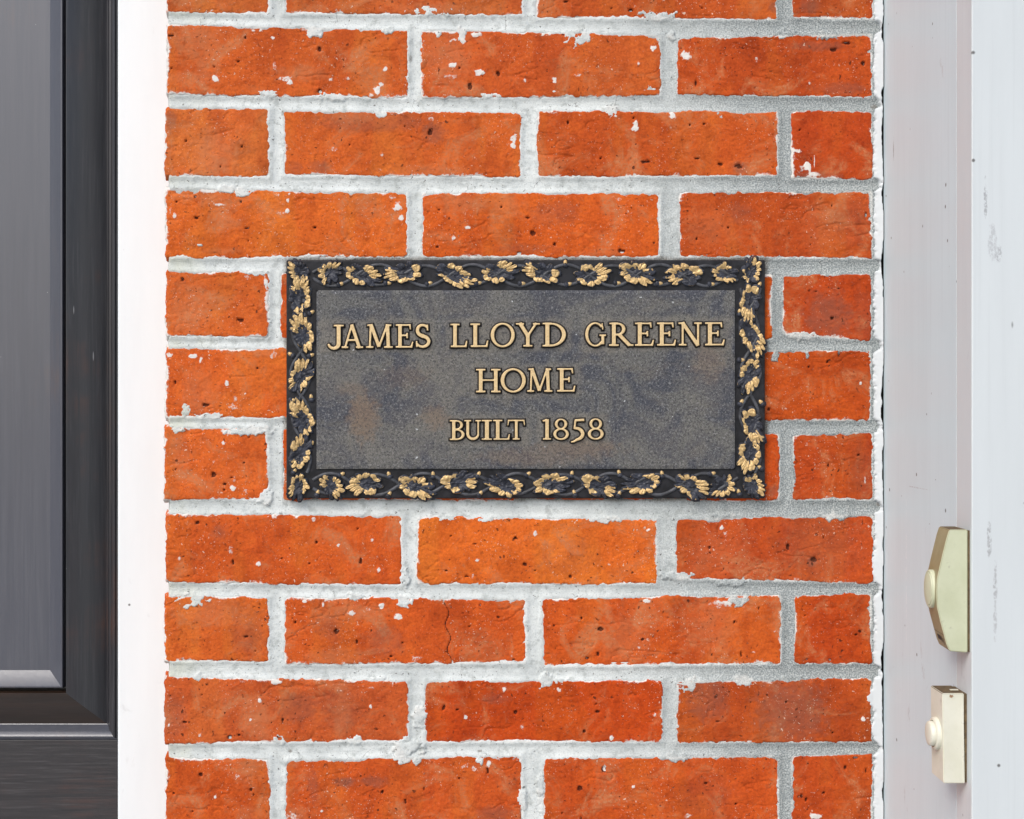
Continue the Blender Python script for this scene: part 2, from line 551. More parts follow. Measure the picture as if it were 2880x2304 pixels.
M_GROUND = m_relief('bronze_border', (0.50, 0.36, 0.16, 1), (0.013, 0.013, 0.015, 1))
M_VINE = m_relief('bronze_vine', (0.50, 0.36, 0.16, 1), (0.045, 0.047, 0.053, 1))
M_LEAF = m_relief('bronze_leaf', (0.62, 0.44, 0.21, 1), (0.024, 0.026, 0.034, 1))
M_LETTER = m_relief('bronze_letter', (0.76, 0.575, 0.315, 1), (0.016, 0.014, 0.013, 1))
M_BELL_A = m_plastic('yellowed_plastic', (0.525, 0.55, 0.375), (0.59, 0.615, 0.44))
M_BELL_B = m_plastic('ivory_plastic', (0.66, 0.65, 0.53), (0.73, 0.72, 0.61))
M_BELL_A2 = m_plastic('browned_plastic', (0.27, 0.235, 0.12), (0.34, 0.30, 0.17), 0.6)
M_GRIME_SHADE = m_plain('brown_grime_and_shade', (0.07, 0.045, 0.02), (0.16, 0.11, 0.05), 0.8, 260)  # grime on the bell tops, also colours the shadow line behind the bells
M_RUST = m_plain('rust', (0.22, 0.10, 0.04), (0.55, 0.42, 0.28), 0.8, 900)
M_DARK = m_plain('black_print', (0.03, 0.03, 0.03), (0.05, 0.05, 0.05), 0.6)
M_BACKING = m_plain('black_backing', (0.02, 0.02, 0.02), (0.035, 0.035, 0.035), 0.9)  # black so that the gap past the bricks stays dark
M_FLOOR = m_plain('porch_concrete', (0.30, 0.29, 0.28), (0.38, 0.37, 0.35), 0.85, 6)

# ------------------------------------------------------------------ ground
me = bpy.data.meshes.new('ground')
me.from_pydata([(-150, -150, 0), (150, -150, 0), (150, 150, 0), (-150, 150, 0)], [], [(0, 1, 2, 3)])
tag(link('ground', me, M_FLOOR), 'pale concrete ground in front of the brick wall', None, None, 'structure')

# ------------------------------------------------------------------ brick wall
wall = empty('brick_wall', P(1440, 3010, 0) * 1.0)
tag(wall, 'orange red brick wall with pale grey mortar joints', 'wall', None, 'thing')

# each brick: xl, xr, y of TL, TR, BR, BL (photograph pixels at the brick face), seen colour
BR = [
    # row 0
    (464, 759, -152, -150, 40, 32, (199, 96, 54)), (800, 1469, -150, -145, 42, 38, (197, 90, 50)),
    (1506, 2184, -143, -140, 56, 50, (192, 82, 40)), (2228, 2457, -140, -138, 56, 50, (182, 74, 36)),
    # row 1
    (464, 1147, 68, 86, 275, 266, (206, 92, 46)), (1184, 1857, 84, 100, 268, 274, (200, 86, 44)),
    (1907, 2453, 108, 96, 274, 264, (190, 76, 34)),
    # row 2
    (460, 757, 303, 305, 498, 494, (208, 98, 54)), (798, 1463, 312, 318, 499, 492, (208, 94, 46)),
    (1512, 2188, 314, 316, 494, 498, (202, 86, 40)), (2225, 2452, 312, 314, 503, 503, (188, 70, 30)),
    # row 3
    (460, 1145, 530, 542, 723, 725, (216, 100, 46)), (1188, 1857, 545, 541, 724, 723, (212, 92, 40)),
    (1910, 2453, 540, 538, 728, 724, (190, 78, 36)),
    # row 4
    (462, 754, 763, 767, 947, 946, (212, 98, 50)), (790, 1462, 766, 768, 950, 948, (200, 82, 34)),
    (1505, 2170, 768, 772, 954, 950, (196, 78, 30)), (2201, 2450, 776, 770, 957, 941, (184, 68, 28)),
    # row 5
    (462, 1147, 979, 983, 1177, 1174, (213, 94, 44)), (1902, 2448, 985, 987, 1182, 1180, (192, 78, 30)),
    # row 6
    (458, 752, 1204, 1203, 1403, 1402, (216, 98, 48)), (797, 1462, 1208, 1212, 1407, 1406, (205, 85, 35)),
    (1504, 2192, 1214, 1220, 1408, 1407, (196, 76, 30)), (2230, 2455, 1224, 1214, 1407, 1405, (184, 70, 30)),
    # row 7
    (461, 1130, 1446, 1450, 1646, 1637, (208, 88, 40)), (1174, 1846, 1456, 1462, 1642, 1640, (220, 102, 44)),
    (1903, 2457, 1461, 1448, 1640, 1628, (190, 74, 34)),
    # row 8
    (459, 753, 1676, 1684, 1860, 1860, (210, 94, 44)), (801, 1480, 1682, 1686, 1866, 1868, (208, 88, 40)),
    (1526, 2197, 1684, 1675, 1868, 1876, (204, 84, 36)), (2234, 2451, 1678, 1670, 1866, 1866, (190, 70, 26)),
    # row 9
    (459, 1146, 1905, 1918, 2083, 2092, (200, 88, 50)), (1194, 1860, 1917, 1917, 2086, 2088, (194, 70, 24)),
    (1905, 2450, 1918, 1910, 2087, 2088, (186, 76, 34)),
    # row 10
    (464, 757, 2134, 2134, 2320, 2320, (206, 86, 38)), (804, 1468, 2138, 2126, 2320, 2320, (200, 82, 38)),
    (1530, 2190, 2135, 2126, 2318, 2320, (200, 80, 34)), (2226, 2453, 2128, 2120, 2316, 2318, (188, 72, 30)),
]

# the courses just beyond the frame
N_SEEN = len(BR)
rb = random.Random(12)
for top, wide in ((-380, 1), (-607, 0), (2352, 1), (2580, 0), (2807, 1)):
    for (q0, q1) in (((462, 1146), (1188, 1858), (1906, 2451)) if wide else ((462, 756), (799, 1464), (1510, 2188), (2228, 2452))):
        j = lambda: rb.uniform(-5, 5)
        BR.append((q0, q1, top + j(), top + j(), top + 186 + j(), top + 186 + j(), (rb.uniform(186, 212), rb.uniform(74, 98), rb.uniform(32, 48))))

# lumps of mortar that ride over a brick: px, py, rx, ry
BITES = [(882, 92, 26, 16), (1092, 86, 20, 10), (1628, 112, 40, 28), (1300, 100, 14, 28), (1235, 95, 16, 12), (1850, 45, 60, 16), (1215, 32, 60, 14),
         (1890, 100, 14, 14), (2205, 95, 26, 16), (2330, 102, 30, 14), (1580, 262, 40, 10), (1820, 258, 34, 18), (760, 262, 30, 12),
         (548, 258, 40, 10), (1070, 322, 18, 10), (1720, 318, 24, 24), (680, 540, 26, 16), (640, 532, 30, 12), (560, 690, 12, 6),
         (530, 1690, 70, 20), (1135, 1690, 26, 20), (1000, 1680, 30, 10), (505, 1690, 30, 12), (2075, 1690, 30, 18), (600, 1170, 40, 10),
         (522, 1155, 14, 22), (700, 1212, 70, 14), (500, 1210, 24, 10), (2180, 1005, 12, 16), (2272, 1000, 8, 10), (1530, 1918, 16, 26),
         (1560, 1912, 40, 14), (2085, 1918, 26, 18), (2220, 1910, 36, 10), (2290, 1922, 14, 14), (1935, 1925, 30, 20), (1000, 2080, 22, 16),
         (785, 2080, 18, 14), (1150, 2100, 50, 30), (1130, 2138, 24, 14), (1170, 2142, 14, 12), (1350, 2140, 12, 12), (1900, 2132, 40, 14),
         (1470, 2250, 14, 40), (1520, 2210, 12, 40), (560, 1905, 20, 12), (1060, 1912, 30, 10), (2020, 330, 14, 14), (1180, 2020, 20, 30),
         (745, 1395, 26, 22), (1140, 1625, 14, 26), (1905, 1622, 50, 12), (2050, 1640, 40, 10), (720, 768, 30, 10), (1230, 1458, 60, 8),
         (1370, 1462, 30, 8), (1700, 1462, 60, 10), (1380, 268, 30, 8), (2355, 1452, 40, 14), (2040, 1450, 40, 8), (930, 272, 50, 10),
         (1010, 724, 60, 6), (880, 720, 40, 6), (2260, 945, 50, 12)]
# lime flecks on the brick faces: px, py, rx, ry
LIMES = [(605, 222, 10, 10), (772, 186, 7, 12), (800, 224, 20, 9), (815, 234, 9, 9), (1060, 258, 12, 16), (1045, 268, 14, 6), (1083, 194, 7, 6),
         (710, 86, 6, 4), (733, 86, 6, 5), (767, 106, 7, 7), (930, 222, 6, 6), (977, 222, 8, 7), (1070, 236, 8, 6), (1300, 108, 8, 16),
         (1275, 112, 16, 7), (1340, 98, 12, 7), (1535, 90, 22, 12), (1272, 184, 14, 8), (1262, 216, 26, 8), (1346, 205, 20, 8), (1474, 226, 6, 7),
         (1560, 226, 9, 9), (1620, 212, 12, 4), (1835, 134, 10, 10), (1795, 178, 4, 8), (1928, 160, 18, 14), (2126, 168, 6, 8), (2276, 230, 4, 10),
         (785, 322, 14, 8), (1215, 336, 10, 8), (1075, 437, 6, 8), (940, 420, 8, 8), (1445, 400, 10, 24), (1786, 345, 8, 12), (1785, 364, 12, 8),
         (1888, 330, 8, 12), (2285, 490, 24, 8), (2270, 468, 10, 14), (2255, 475, 12, 12), (2290, 455, 3, 24), (2240, 425, 24, 6), (1890, 328, 10, 14),
         (808, 592, 5, 9), (810, 565, 5, 9), (790, 600, 16, 4), (795, 575, 14, 4), (775, 546, 10, 6), (814, 548, 5, 8), (1105, 555, 12, 8), (1122, 585, 14, 10),
         (1128, 612, 7, 10), (1120, 570, 8, 8), (1275, 668, 7, 10), (1315, 642, 8, 4), (1740, 560, 8, 5), (590, 535, 30, 8), (620, 575, 16, 4),
         (720, 770, 14, 6), (700, 780, 10, 10), (752, 850, 8, 40), (748, 800, 6, 20), (638, 1080, 5, 9), (640, 1090, 10, 4), (665, 1125, 14, 12), (655, 1145, 14, 10),
         (690, 1107, 5, 6), (565, 1010, 6, 14), (545, 1002, 20, 6), (770, 1000, 10, 10), (475, 1000, 10, 8), (650, 1215, 60, 8), (705, 1212, 12, 12), (630, 1245, 6, 8),
         (600, 1300, 5, 6), (660, 1350, 6, 8), (655, 1372, 8, 8), (690, 1380, 6, 8), (504, 1573, 4, 7), (650, 1550, 6, 14), (728, 1588, 10, 8), (883, 1461, 6, 6),
         (775, 1450, 18, 10), (1066, 1602, 6, 9), (1046, 1520, 5, 5), (952, 1533, 6, 6), (1343, 1575, 8, 7), (1505, 1500, 6, 8), (1825, 1490, 8, 7), (1330, 1622, 4, 9),
         (858, 1692, 8, 6), (908, 1700, 6, 10), (1072, 1704, 10, 8), (1035, 1716, 8, 6), (1122, 1735, 12, 10), (1170, 1850, 12, 8), (990, 1724, 16, 8), (1000, 1870, 24, 6),
         (1818, 1690, 12, 8), (1440, 1840, 4, 14), (1797, 1822, 6, 6), (2030, 1700, 36, 12), (2040, 1695, 24, 8), (2182, 1776, 8, 5), (2120, 1834, 6, 5),
         (705, 2024, 7, 6), (731, 1971, 5, 7), (780, 1918, 18, 7), (1045, 1935, 12, 6), (1105, 1926, 4, 8), (1042, 1985, 5, 7), (1000, 2090, 14, 14), (560, 2066, 6, 8),
         (475, 2040, 5, 12), (1418, 1938, 6, 8), (1572, 1940, 8, 7), (1468, 2045, 7, 7), (1310, 2018, 5, 5), (1842, 2008, 6, 7), (1722, 2075, 10, 10), (2425, 2022, 8, 8),
         (670, 2182, 8, 8), (605, 2244, 5, 6), (825, 2296, 20, 16), (905, 2280, 6, 6), (1305, 2155, 16, 8), (1330, 2162, 8, 8), (1374, 2148, 7, 9), (1700, 2158, 6, 12),
         (1780, 2214, 6, 6), (1935, 2296, 14, 8), (2300, 2296, 24, 8), (2040, 1500, 8, 14), (2030, 1485, 5, 8), (2008, 1462, 8, 6), (2240, 1630, 8, 5),
         (1985, 1052, 4, 6), (2420, 1078, 4, 5), (2270, 1250, 4, 9), (2433, 1350, 4, 12), (2330, 1400, 12, 6), (1150, 205, 4, 30), (480, 590, 5, 16), (490, 605, 5, 8)]
# pits, pressed in, their shade deepened by a dark colour: px, py, rx, ry
PITS = [(690, 104, 4, 8), (897, 138, 8, 12), (900, 254, 9, 10), (670, 172, 6, 4), (602, 188, 4, 4), (475, 202, 3, 4), (482, 192, 3, 3), (480, 100, 14, 4),
        (1403, 208, 9, 12), (1322, 240, 12, 16), (1292, 192, 4, 4), (1358, 214, 4, 4), (1590, 4, 12, 8), (1775, 28, 9, 5), (1957, 232, 5, 14), (2090, 136, 3, 3),
        (1860, 160, 4, 5), (2345, 140, 14, 8), (2380, 120, 20, 6), (2428, 178, 7, 8), (2062, 165, 3, 3), (1975, 22, 6, 5), (1720, 22, 5, 5),
        (680, 412, 4, 7), (522, 396, 8, 6), (620, 468, 3, 4), (1033, 380, 6, 4), (984, 408, 3, 3), (1210, 372, 10, 14), (1138, 355, 3, 4), (1597, 345, 6, 9),
        (1782, 332, 5, 4), (1980, 348, 7, 5), (1940, 352, 4, 5), (1960, 445, 14, 6), (1815, 455, 18, 6), (2025, 462, 10, 8), (2080, 468, 16, 12), (2250, 366, 4, 4), (1690, 444, 4, 6),
        (495, 567, 5, 5), (548, 554, 5, 5), (677, 568, 3, 4), (550, 612, 8, 6), (698, 678, 3, 3), (885, 640, 8, 6), (695, 642, 10, 3), (1500, 655, 10, 12), (1235, 590, 4, 4),
        (1485, 612, 8, 4), (1410, 582, 5, 5), (1460, 712, 10, 6), (1560, 686, 6, 6), (1750, 706, 14, 8), (2340, 578, 5, 6), (2436, 604, 6, 10), (1960, 670, 4, 8), (1230, 694, 6, 4),
        (1840, 682, 4, 4), (2050, 640, 4, 4), (680, 900, 16, 8), (512, 785, 8, 8), (2340, 895, 6, 6), (2276, 818, 4, 5), (2295, 820, 4, 4), (2360, 812, 6, 3), (2360, 996, 4, 10), (2328, 1018, 4, 8),
        (2162, 1152, 6, 6), (2288, 1108, 3, 3), (2275, 1032, 3, 3), (492, 1075, 4, 10), (580, 1140, 16, 8), (724, 1035, 4, 4), (600, 1336, 10, 10), (652, 1344, 6, 4), (632, 1362, 7, 5), (630, 1378, 4, 6),
        (686, 1302, 4, 4), (700, 1230, 4, 6), (2330, 1311, 4, 10), (2416, 1280, 6, 6), (2385, 1335, 4, 4), (555, 1471, 12, 8), (655, 1583, 5, 10), (890, 1525, 5, 5), (792, 1571, 5, 4), (1014, 1578, 5, 14),
        (1006, 1488, 3, 4), (870, 1585, 4, 3), (1450, 1513, 7, 6), (1605, 1624, 8, 10), (1477, 1590, 11, 8), (1335, 1530, 6, 3), (1312, 1622, 8, 4), (1255, 1605, 5, 4), (1505, 1605, 3, 3), (1268, 1508, 3, 3),
        (2217, 1538, 6, 14), (2290, 1576, 12, 10), (1996, 1540, 6, 6), (2316, 1512, 3, 6), (690, 1790, 9, 6), (718, 1832, 5, 6), (830, 1750, 4, 6), (1003, 1804, 4, 10), (1044, 1774, 3, 4), (1132, 1808, 4, 6),
        (1100, 1846, 6, 6), (946, 1778, 8, 12), (1350, 1703, 3, 5), (1302, 1724, 3, 3), (1402, 1737, 6, 4), (1320, 1762, 4, 3), (1688, 1770, 12, 8), (1682, 1840, 6, 10), (1636, 1742, 6, 8), (1652, 1852, 8, 6),
        (1558, 1760, 4, 5), (1808, 1800, 6, 4), (2066, 1750, 5, 8), (2085, 1840, 4, 10), (2134, 1712, 2, 5), (2420, 1776, 4, 12), (2408, 1786, 4, 4), (2265, 1732, 4, 4), (2334, 1856, 4, 4), (2270, 1855, 5, 4),
        (520, 2031, 8, 4), (646, 2074, 9, 8), (672, 2068, 5, 4), (795, 2028, 4, 12), (763, 2033, 3, 3), (887, 2086, 3, 3), (568, 1955, 4, 4), (1062, 2052, 4, 3), (742, 1980, 3, 3), (1248, 1990, 9, 11), (1286, 1996, 5, 4),
        (1450, 2004, 8, 9), (1676, 1981, 6, 5), (1683, 2002, 13, 6), (1470, 2023, 3, 3), (1643, 2058, 5, 6), (1665, 1955, 4, 6), (2018, 2030, 10, 3), (2342, 2062, 6, 6), (2240, 2018, 4, 4), (2212, 1975, 6, 6),
        (565, 2180, 8, 9), (488, 2232, 5, 5), (540, 2284, 4, 4), (705, 2222, 6, 6), (712, 2236, 3, 5), (1075, 2230, 4, 10), (1192, 2220, 4, 10), (1140, 2258, 8, 10), (1292, 2190, 4, 4), (1372, 2170, 5, 16),
        (1698, 2166, 9, 16), (1580, 2288, 3, 5), (1630, 2218, 12, 8), (2378, 2158, 6, 10), (2435, 2170, 4, 10), (2405, 2132, 8, 4), (2255, 2240, 6, 8), (2268, 2250, 5, 8), (2316, 2230, 8, 6), (1985, 2204, 8, 6), (2070, 2262, 5, 6)]
# large discoloured areas: px, py, rx, ry, strength
BURNS = [(2330, 890, 62, 62, .55), (1990, 1960, 52, 64, .5), (2230, 2000, 96, 84, .55), (1050, 345, 160, 24, .35), (1220, 372, 34, 30, .5), (970, 2200, 26, 14, .7), (1050, 2198, 40, 14, .45),
         (880, 2210, 16, 40, .4), (1390, 2290, 50, 20, .4), (2370, 250, 70, 16, .4), (1390, 1965, 40, 14, .35), (900, 470, 30, 18, .4), (830, 472, 20, 16, .3), (2080, 470, 24, 18, .5), (2285, 1580, 16, 14, .6),
         (2175, 1382, 16, 18, .45), (2300, 130, 80, 12, .4), (930, 1760, 40, 40, .3), (1080, 1800, 50, 44, .35), (615, 1500, 20, 24, .35), (2300, 1540, 120, 90, .22), (1600, 1560, 70, 60, .12), (840, 1990, 60, 40, .35),
         (960, 1990, 60, 60, .25), (1560, 600, 60, 34, .3), (2080, 600, 30, 30, .3), (2400, 620, 70, 70, .2), (2290, 500, 70, 14, .5), (1990, 2240, 80, 60, .15), (480, 340, 14, 30, .4), (2180, 20, 20, 16, .5), (2280, 16, 24, 20, .5),
         (1480, 700, 90, 12, .25), (700, 1780, 50, 60, .25), (490, 2020, 30, 60, .35), (2430, 900, 30, 80, .2), (2430, 1330, 30, 80, .2)]
BLOOMS = [(560, 110, 60, 60, .6), (570, 190, 16, 50, .6), (530, 220, 70, 16, .5), (600, 430, 60, 60, .6), (850, 205, 80, 18, .4), (1250, 160, 70, 60, .6), (1230, 30, 120, 20, .5), (1000, 330, 80, 14, .5), (1210, 480, 100, 14, .5), (520, 545, 60, 20, .6),
          (600, 555, 40, 24, .7), (650, 625, 30, 16, .6), (620, 705, 50, 8, .5), (530, 870, 50, 70, .55), (1310, 570, 90, 26, .55), (1420, 580, 50, 24, .5), (730, 2020, 34, 60, .65), (960, 1930, 20, 30, .6), (960, 2010, 26, 70, .45), (600, 1720, 90, 40, .5), (990, 1720, 80, 24, .6), (950, 1850, 70, 26, .5),
          (1760, 1800, 60, 80, .4), (2000, 1760, 70, 80, .45), (1990, 1560, 60, 80, .3), (2060, 1560, 50, 70, .25), (700, 2170, 40, 40, .5), (700, 2290, 40, 20, .5), (830, 2290, 40, 20, .6), (2300, 640, 40, 70, .3), (2000, 640, 70, 50, .3), (560, 1110, 50, 60, .45), (500, 1260, 20, 70, .5), (750, 985, 50, 18, .5),
          (1700, 720, 60, 16, .3), (1270, 60, 60, 20, .3), (470, 1480, 10, 14, .6), (1000, 2100, 20, 10, .5)]


def ell(Xm, Zm, lst, soft=0.25, jag=0.0, seed=900):
    """max over ellipses of a soft 0..1 mask (inputs in mm)"""
    out = np.zeros_like(Xm)
    x0, x1, z0, z1 = Xm.min(), Xm.max(), Zm.min(), Zm.max()
    nz = None
    for e in lst:
        cx, cz = float(mmx(e[0])), float(mmz(e[1]))
        rx, rz = max(e[2] / PXM * 1000, .5), max(e[3] / PXM * 1000, .5)
        if cx + 2 * rx < x0 or cx - 2 * rx > x1 or cz + 2 * rz < z0 or cz - 2 * rz > z1: continue
        if nz is None: nz = fbm(Xm, Zm, 3.2, seed, 3) if jag else 0
        r = np.sqrt(((Xm - cx) / rx) ** 2 + ((Zm - cz) / rz) ** 2) + jag * nz
        k = e[4] if len(e) > 4 else 1.0
        out = np.maximum(out, k * sstep(1 + soft, 1 - soft, r))
    return out


def quad_sd(Xm, Zm, b):
    """signed distance (mm, + inside) to the brick outline, corners rounded"""
    xl, xr, tl, tr, br, bl = b[:6]
    pts = [(mmx(xl), mmz(tl)), (mmx(xr), mmz(tr)), (mmx(xr), mmz(br)), (mmx(xl), mmz(bl))]
    ds = []
    for i in range(4):
        (ax, az), (bx, bz) = pts[i], pts[(i + 1) % 4]
        ex, ez = bx - ax, bz - az
        L = math.hypot(ex, ez)
        ds.append(((Xm - ax) * ez - (Zm - az) * ex) / L)     # clockwise outline: inside positive
    k = 1.1
    m = np.minimum.reduce(ds)
    s = -k * np.log(sum(np.exp(-np.clip(d - m, 0, 60) / k) for d in ds)) + m
    return s + 0.0


STEP = 0.83
MX0, MX1, MZ0, MZ1 = mmx(466), mmx(2479), mmz(3010), mmz(-620)
gx = np.arange(MX0, MX1 + .01, STEP); gz = np.arange(MZ0, MZ1 + .01, STEP)
GX, GZ = np.meshgrid(gx, gz)
field = np.full(GX.shape, -99.0)

for i, b in enumerate(BR):
    xl, xr, tl, tr, br, bl = b[:6]
    x0, x1 = mmx(xl) - 4, mmx(xr) + 4
    z1, z0 = mmz(min(tl, tr)) + 4, mmz(max(bl, br)) - 4
    # share of the mortar field
    ix0, ix1 = np.searchsorted(gx, [x0 - 12, x1 + 12]); iz0, iz1 = np.searchsorted(gz, [z0 - 12, z1 + 12])
    sub = (slice(iz0, iz1), slice(ix0, ix1))
    field[sub] = np.maximum(field[sub], quad_sd(GX[sub], GZ[sub], b))
    # the brick's own face
    left_end = xl < 470
    st = STEP if i < N_SEEN else 1.6
    xs = np.arange(x0, x1 + .01, st); zs = np.arange(z0, z1 + .01, st)
    X, Z = np.meshgrid(xs, zs)
    bb = list(b)
    if left_end: bb[0] = xl + 5
    d0 = quad_sd(X, Z, bb)
    d = d0 + 0.8 * fbm(X, Z, 26, 31 + i, 2) + 1.15 * fbm(X, Z, 4.5, 71 + i, 3) + 0.5
    rs = np.random.RandomState(500 + i)
    cx, cz = (x0 + x1) / 2, (z0 + z1) / 2
    h = rs.uniform(-.2, .4) + rs.uniform(-.004, .004) * (X - cx) + rs.uniform(-.012, .012) * (Z - cz)
    h = h + 0.6 * fbm(X, Z, 45, 131 + i, 2) + 0.38 * fbm(X, Z * 1.4, 13, 171 + i, 3) + 0.16 * fbm(X, Z * 1.8, 3.2, 211 + i, 2)
    # torn ledges in a few bricks
    crease = fbm(X * 0.35, Z, 17, 251 + i, 3)
    h = h - 0.9 * np.exp(-(crease / 0.03) ** 2) * sstep(-.1, .35, fbm(X, Z, 40, 291 + i, 2))
    h = h - 0.8 * np.exp(-np.clip(d, 0, 99) / 0.7) - 4.0 * np.clip(-d, 0, 3)
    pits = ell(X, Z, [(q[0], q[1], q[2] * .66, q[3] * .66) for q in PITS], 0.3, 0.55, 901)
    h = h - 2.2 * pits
    burn = ell(X, Z, BURNS, 0.45, 0.4, 903); bloom = ell(X, Z, BLOOMS, 0.6, 0.6, 905)
    lim = ell(X, Z, [(q[0], q[1], q[2] * .82, q[3] * .82, .45 + .55 * ((int(q[0]) * 7 + int(q[1])) % 10) / 9) for q in LIMES], 0.4, 0.8, 907)
    h = h + 0.35 * lim
    # crust of lime along the edges
    edge = fbm(X, Z, 9, 331 + i, 3) + 0.8 * fbm(X, Z, 30, 371 + i, 2)
    crust = .8 * sstep(1.5, 0.3, d) * sstep(-.5, .3, edge) + 0.6 * sstep(4.5, 0.8, d) * sstep(.25, .85, edge)
    lim = np.clip(np.maximum(lim, crust), 0, 1)
    if i == 28:   # a hairline crack runs down this brick
        cxk = mmx(1268 + 6 * np.sin(np.arange(len(zs)) * .25) + (zs - zs[0]) * -.25)[:, None]
        ck = np.exp(-((X - cxk) / 0.55) ** 2)
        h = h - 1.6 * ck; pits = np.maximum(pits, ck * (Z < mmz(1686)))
    keep = d > -2.2
    if left_end: keep &= X > mmx(xl) - .3
    org = Vector((float(cx) / 1000, 0, CZ + float(cz) / 1000))
    ex = box_vf((mmx(xl) + 1.8 - cx) / 1000, (mmx(xr) - 2 - cx) / 1000, 0.004, 0.095, (z0 + 8 - cz) / 1000, (z1 - 8 - cz) / 1000)
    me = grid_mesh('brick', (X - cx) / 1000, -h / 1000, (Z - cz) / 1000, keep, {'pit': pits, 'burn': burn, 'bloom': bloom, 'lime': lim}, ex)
    o = link('brick', me, M_BRICK, wall, org)
    o.color = lin((b[6][0] - 3, b[6][1] + 1, b[6][2] * .82), ILL)

# mortar bed
e = -field
m = -0.15 - 1.25 * (1 - np.exp(-(np.clip(e - .6, 0, 99) / 2.6) ** 2)) - 0.40 * np.clip(-e, 0, 12)
m = m + 0.20 * fbm(GX, GZ, 20, 611, 3) + 0.17 * fbm(GX, GZ, 2.6, 621, 2)
m = m + sstep(2.5, -1.0, e) * (0.62 * fbm(GX, GZ, 5, 631, 3) + 0.45 * fbm(GX, GZ, 34, 641, 2))
bt = ell(GX, GZ, BITES, 0.3, 0.6, 911)
m = np.maximum(m, -4 + 4.45 * bt + 0.35 * fbm(GX, GZ, 5, 651, 3))
# left arris of the joints, worn back from the brick ends
dl = GX - MX0 - 1.6 - 0.8 * fbm(GX * 0, GZ, 9, 661, 2)
m = m - 3.0 * np.clip(1.2 - dl, 0, 4)
crust = sstep(1.7, 0.3, np.abs(e + .7)) * sstep(-.6, .2, fbm(GX, GZ, 6, 671, 3)) + 0.9 * bt * sstep(0, .6, fbm(GX, GZ, 12, 672, 2))
# mortar turned dark brown close round the plaque
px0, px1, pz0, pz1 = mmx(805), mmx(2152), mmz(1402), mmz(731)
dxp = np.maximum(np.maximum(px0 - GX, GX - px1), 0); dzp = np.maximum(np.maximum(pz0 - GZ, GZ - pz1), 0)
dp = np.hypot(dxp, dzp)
dirt_and_dark = sstep(4.0, 0.3, dp + 1.3 * fbm(GX, GZ, 7, 681, 3)) * 0.9
dirt_and_dark = np.maximum(dirt_and_dark, ell(GX, GZ, [(1350, 2113, 6, 3, 1), (815, 2114, 6, 4, 1), (2470, 1418, 6, 7, .7), (1155, 165, 4, 9, .8), (795, 318, 5, 8, .7), (2460, 300, 10, 6, .7), (790, 1448, 5, 6, .8)], .3, .3, 913))
keep = (e > -9) | (bt > .05)
sh = box_vf(float(MX0 + 1.5) / 1000, float(MX1 - 5) / 1000, 0.014, 0.094, float(MZ0) / 1000, float(MZ1) / 1000)
me = grid_mesh('mortar', GX / 1000, -m / 1000, GZ / 1000, keep, {'crust': np.clip(crust, 0, 1), 'dirt_and_dark': dirt_and_dark}, sh)
link('mortar', me, M_MORTAR, wall, Vector((0, 0, CZ)))
vs, fs = box_vf(-0.2915, 0.70, 0.097, 0.16, CZ - .60, CZ + .60)
me = bpy.data.meshes.new('sheathing'); me.from_pydata(vs, [], fs)
link('sheathing', me, M_BACKING, wall, Vector((0, 0, 0)))

# ------------------------------------------------------------------ caulk bead between brick and the wooden pilaster
JY = [76, 292, 520, 748, 972, 1198, 1426, 1655, 1887, 2104]
xs = np.arange(mmx(2418), mmx(2483.5), 0.5); zs = np.arange(MZ0, MZ1, 0.7)
X, Z = np.meshgrid(xs, zs)
le = np.full(zs.shape, 2457.0)
py = 1152 - zs * PXM / 1000
for j in JY: le = np.maximum(le, 2457 + 18 * np.exp(-((py - j) / 17) ** 4))
le = le - 22 * np.exp(-((py - 1962) / 26) ** 2) - 10 * np.exp(-((py - 2050) / 26) ** 2) - 6 * np.exp(-((py - 1600) / 50) ** 2)
lem = mmx(le)[:, None] + 1.9 * fbm(X, Z, 2.4, 701, 3) + 0.7 * fbm(X, Z, 16, 711, 2)
rem = mmx(2481.5) + 1.3 * fbm(X * 0, Z, 26, 721, 3) + 0.7 * fbm(X * 0, Z, 6, 731, 2)
dL, dR = X - lem, rem - X
h = 0.9 + 0.16 * np.clip(X - mmx(2455), 0, 99) ** 1.25 + 0.13 * fbm(X, Z, 5, 741, 3)
h = h - 2.2 * np.exp(-np.clip(dL, 0, 99) / .8) - 3.5 * np.clip(-dL, 0, 2) - 8 * np.clip(.2 - dR, 0, 2)
me = grid_mesh('caulk_bead', X / 1000, -h / 1000, Z / 1000, (dL > -1.6) & (dR > -1.2))
o = link('caulk_bead', me, M_CAULK, None, Vector((0, 0, CZ)))
tag(o, 'ragged painted white caulk bead between bricks and pilaster', 'caulk', None, 'thing')

# ------------------------------------------------------------------ white pilaster on the right
PXF = 0.311            # its left face
pil = empty('white_pilaster', (PXF + .15, -.1, CZ - .60))
tag(pil, 'white painted wooden pilaster standing proud of the bricks', 'pilaster', None, 'thing')
z0, z1 = CZ - .60, CZ + .60
link('side_board', bevel_box('side_board', PXF, PXF + .020, -.1884, .0004, z0, z1, .0006), M_SIDE, pil, Vector((0, 0, 0)))
link('gap_shade_strip', bevel_box('gap_shade_strip', PXF + .001, PXF + .019, .0008, .0965, z0, z1, 0), M_BACKING, pil, Vector((0, 0, 0)))  # black strip added so the gap beside the caulk reads as deep shade
link('front_board', bevel_box('front_board', PXF - .0003, PXF + .34, -.2215, -.1889, z0, z1, .0009), M_FRONT, pil, Vector((0, 0, 0)))

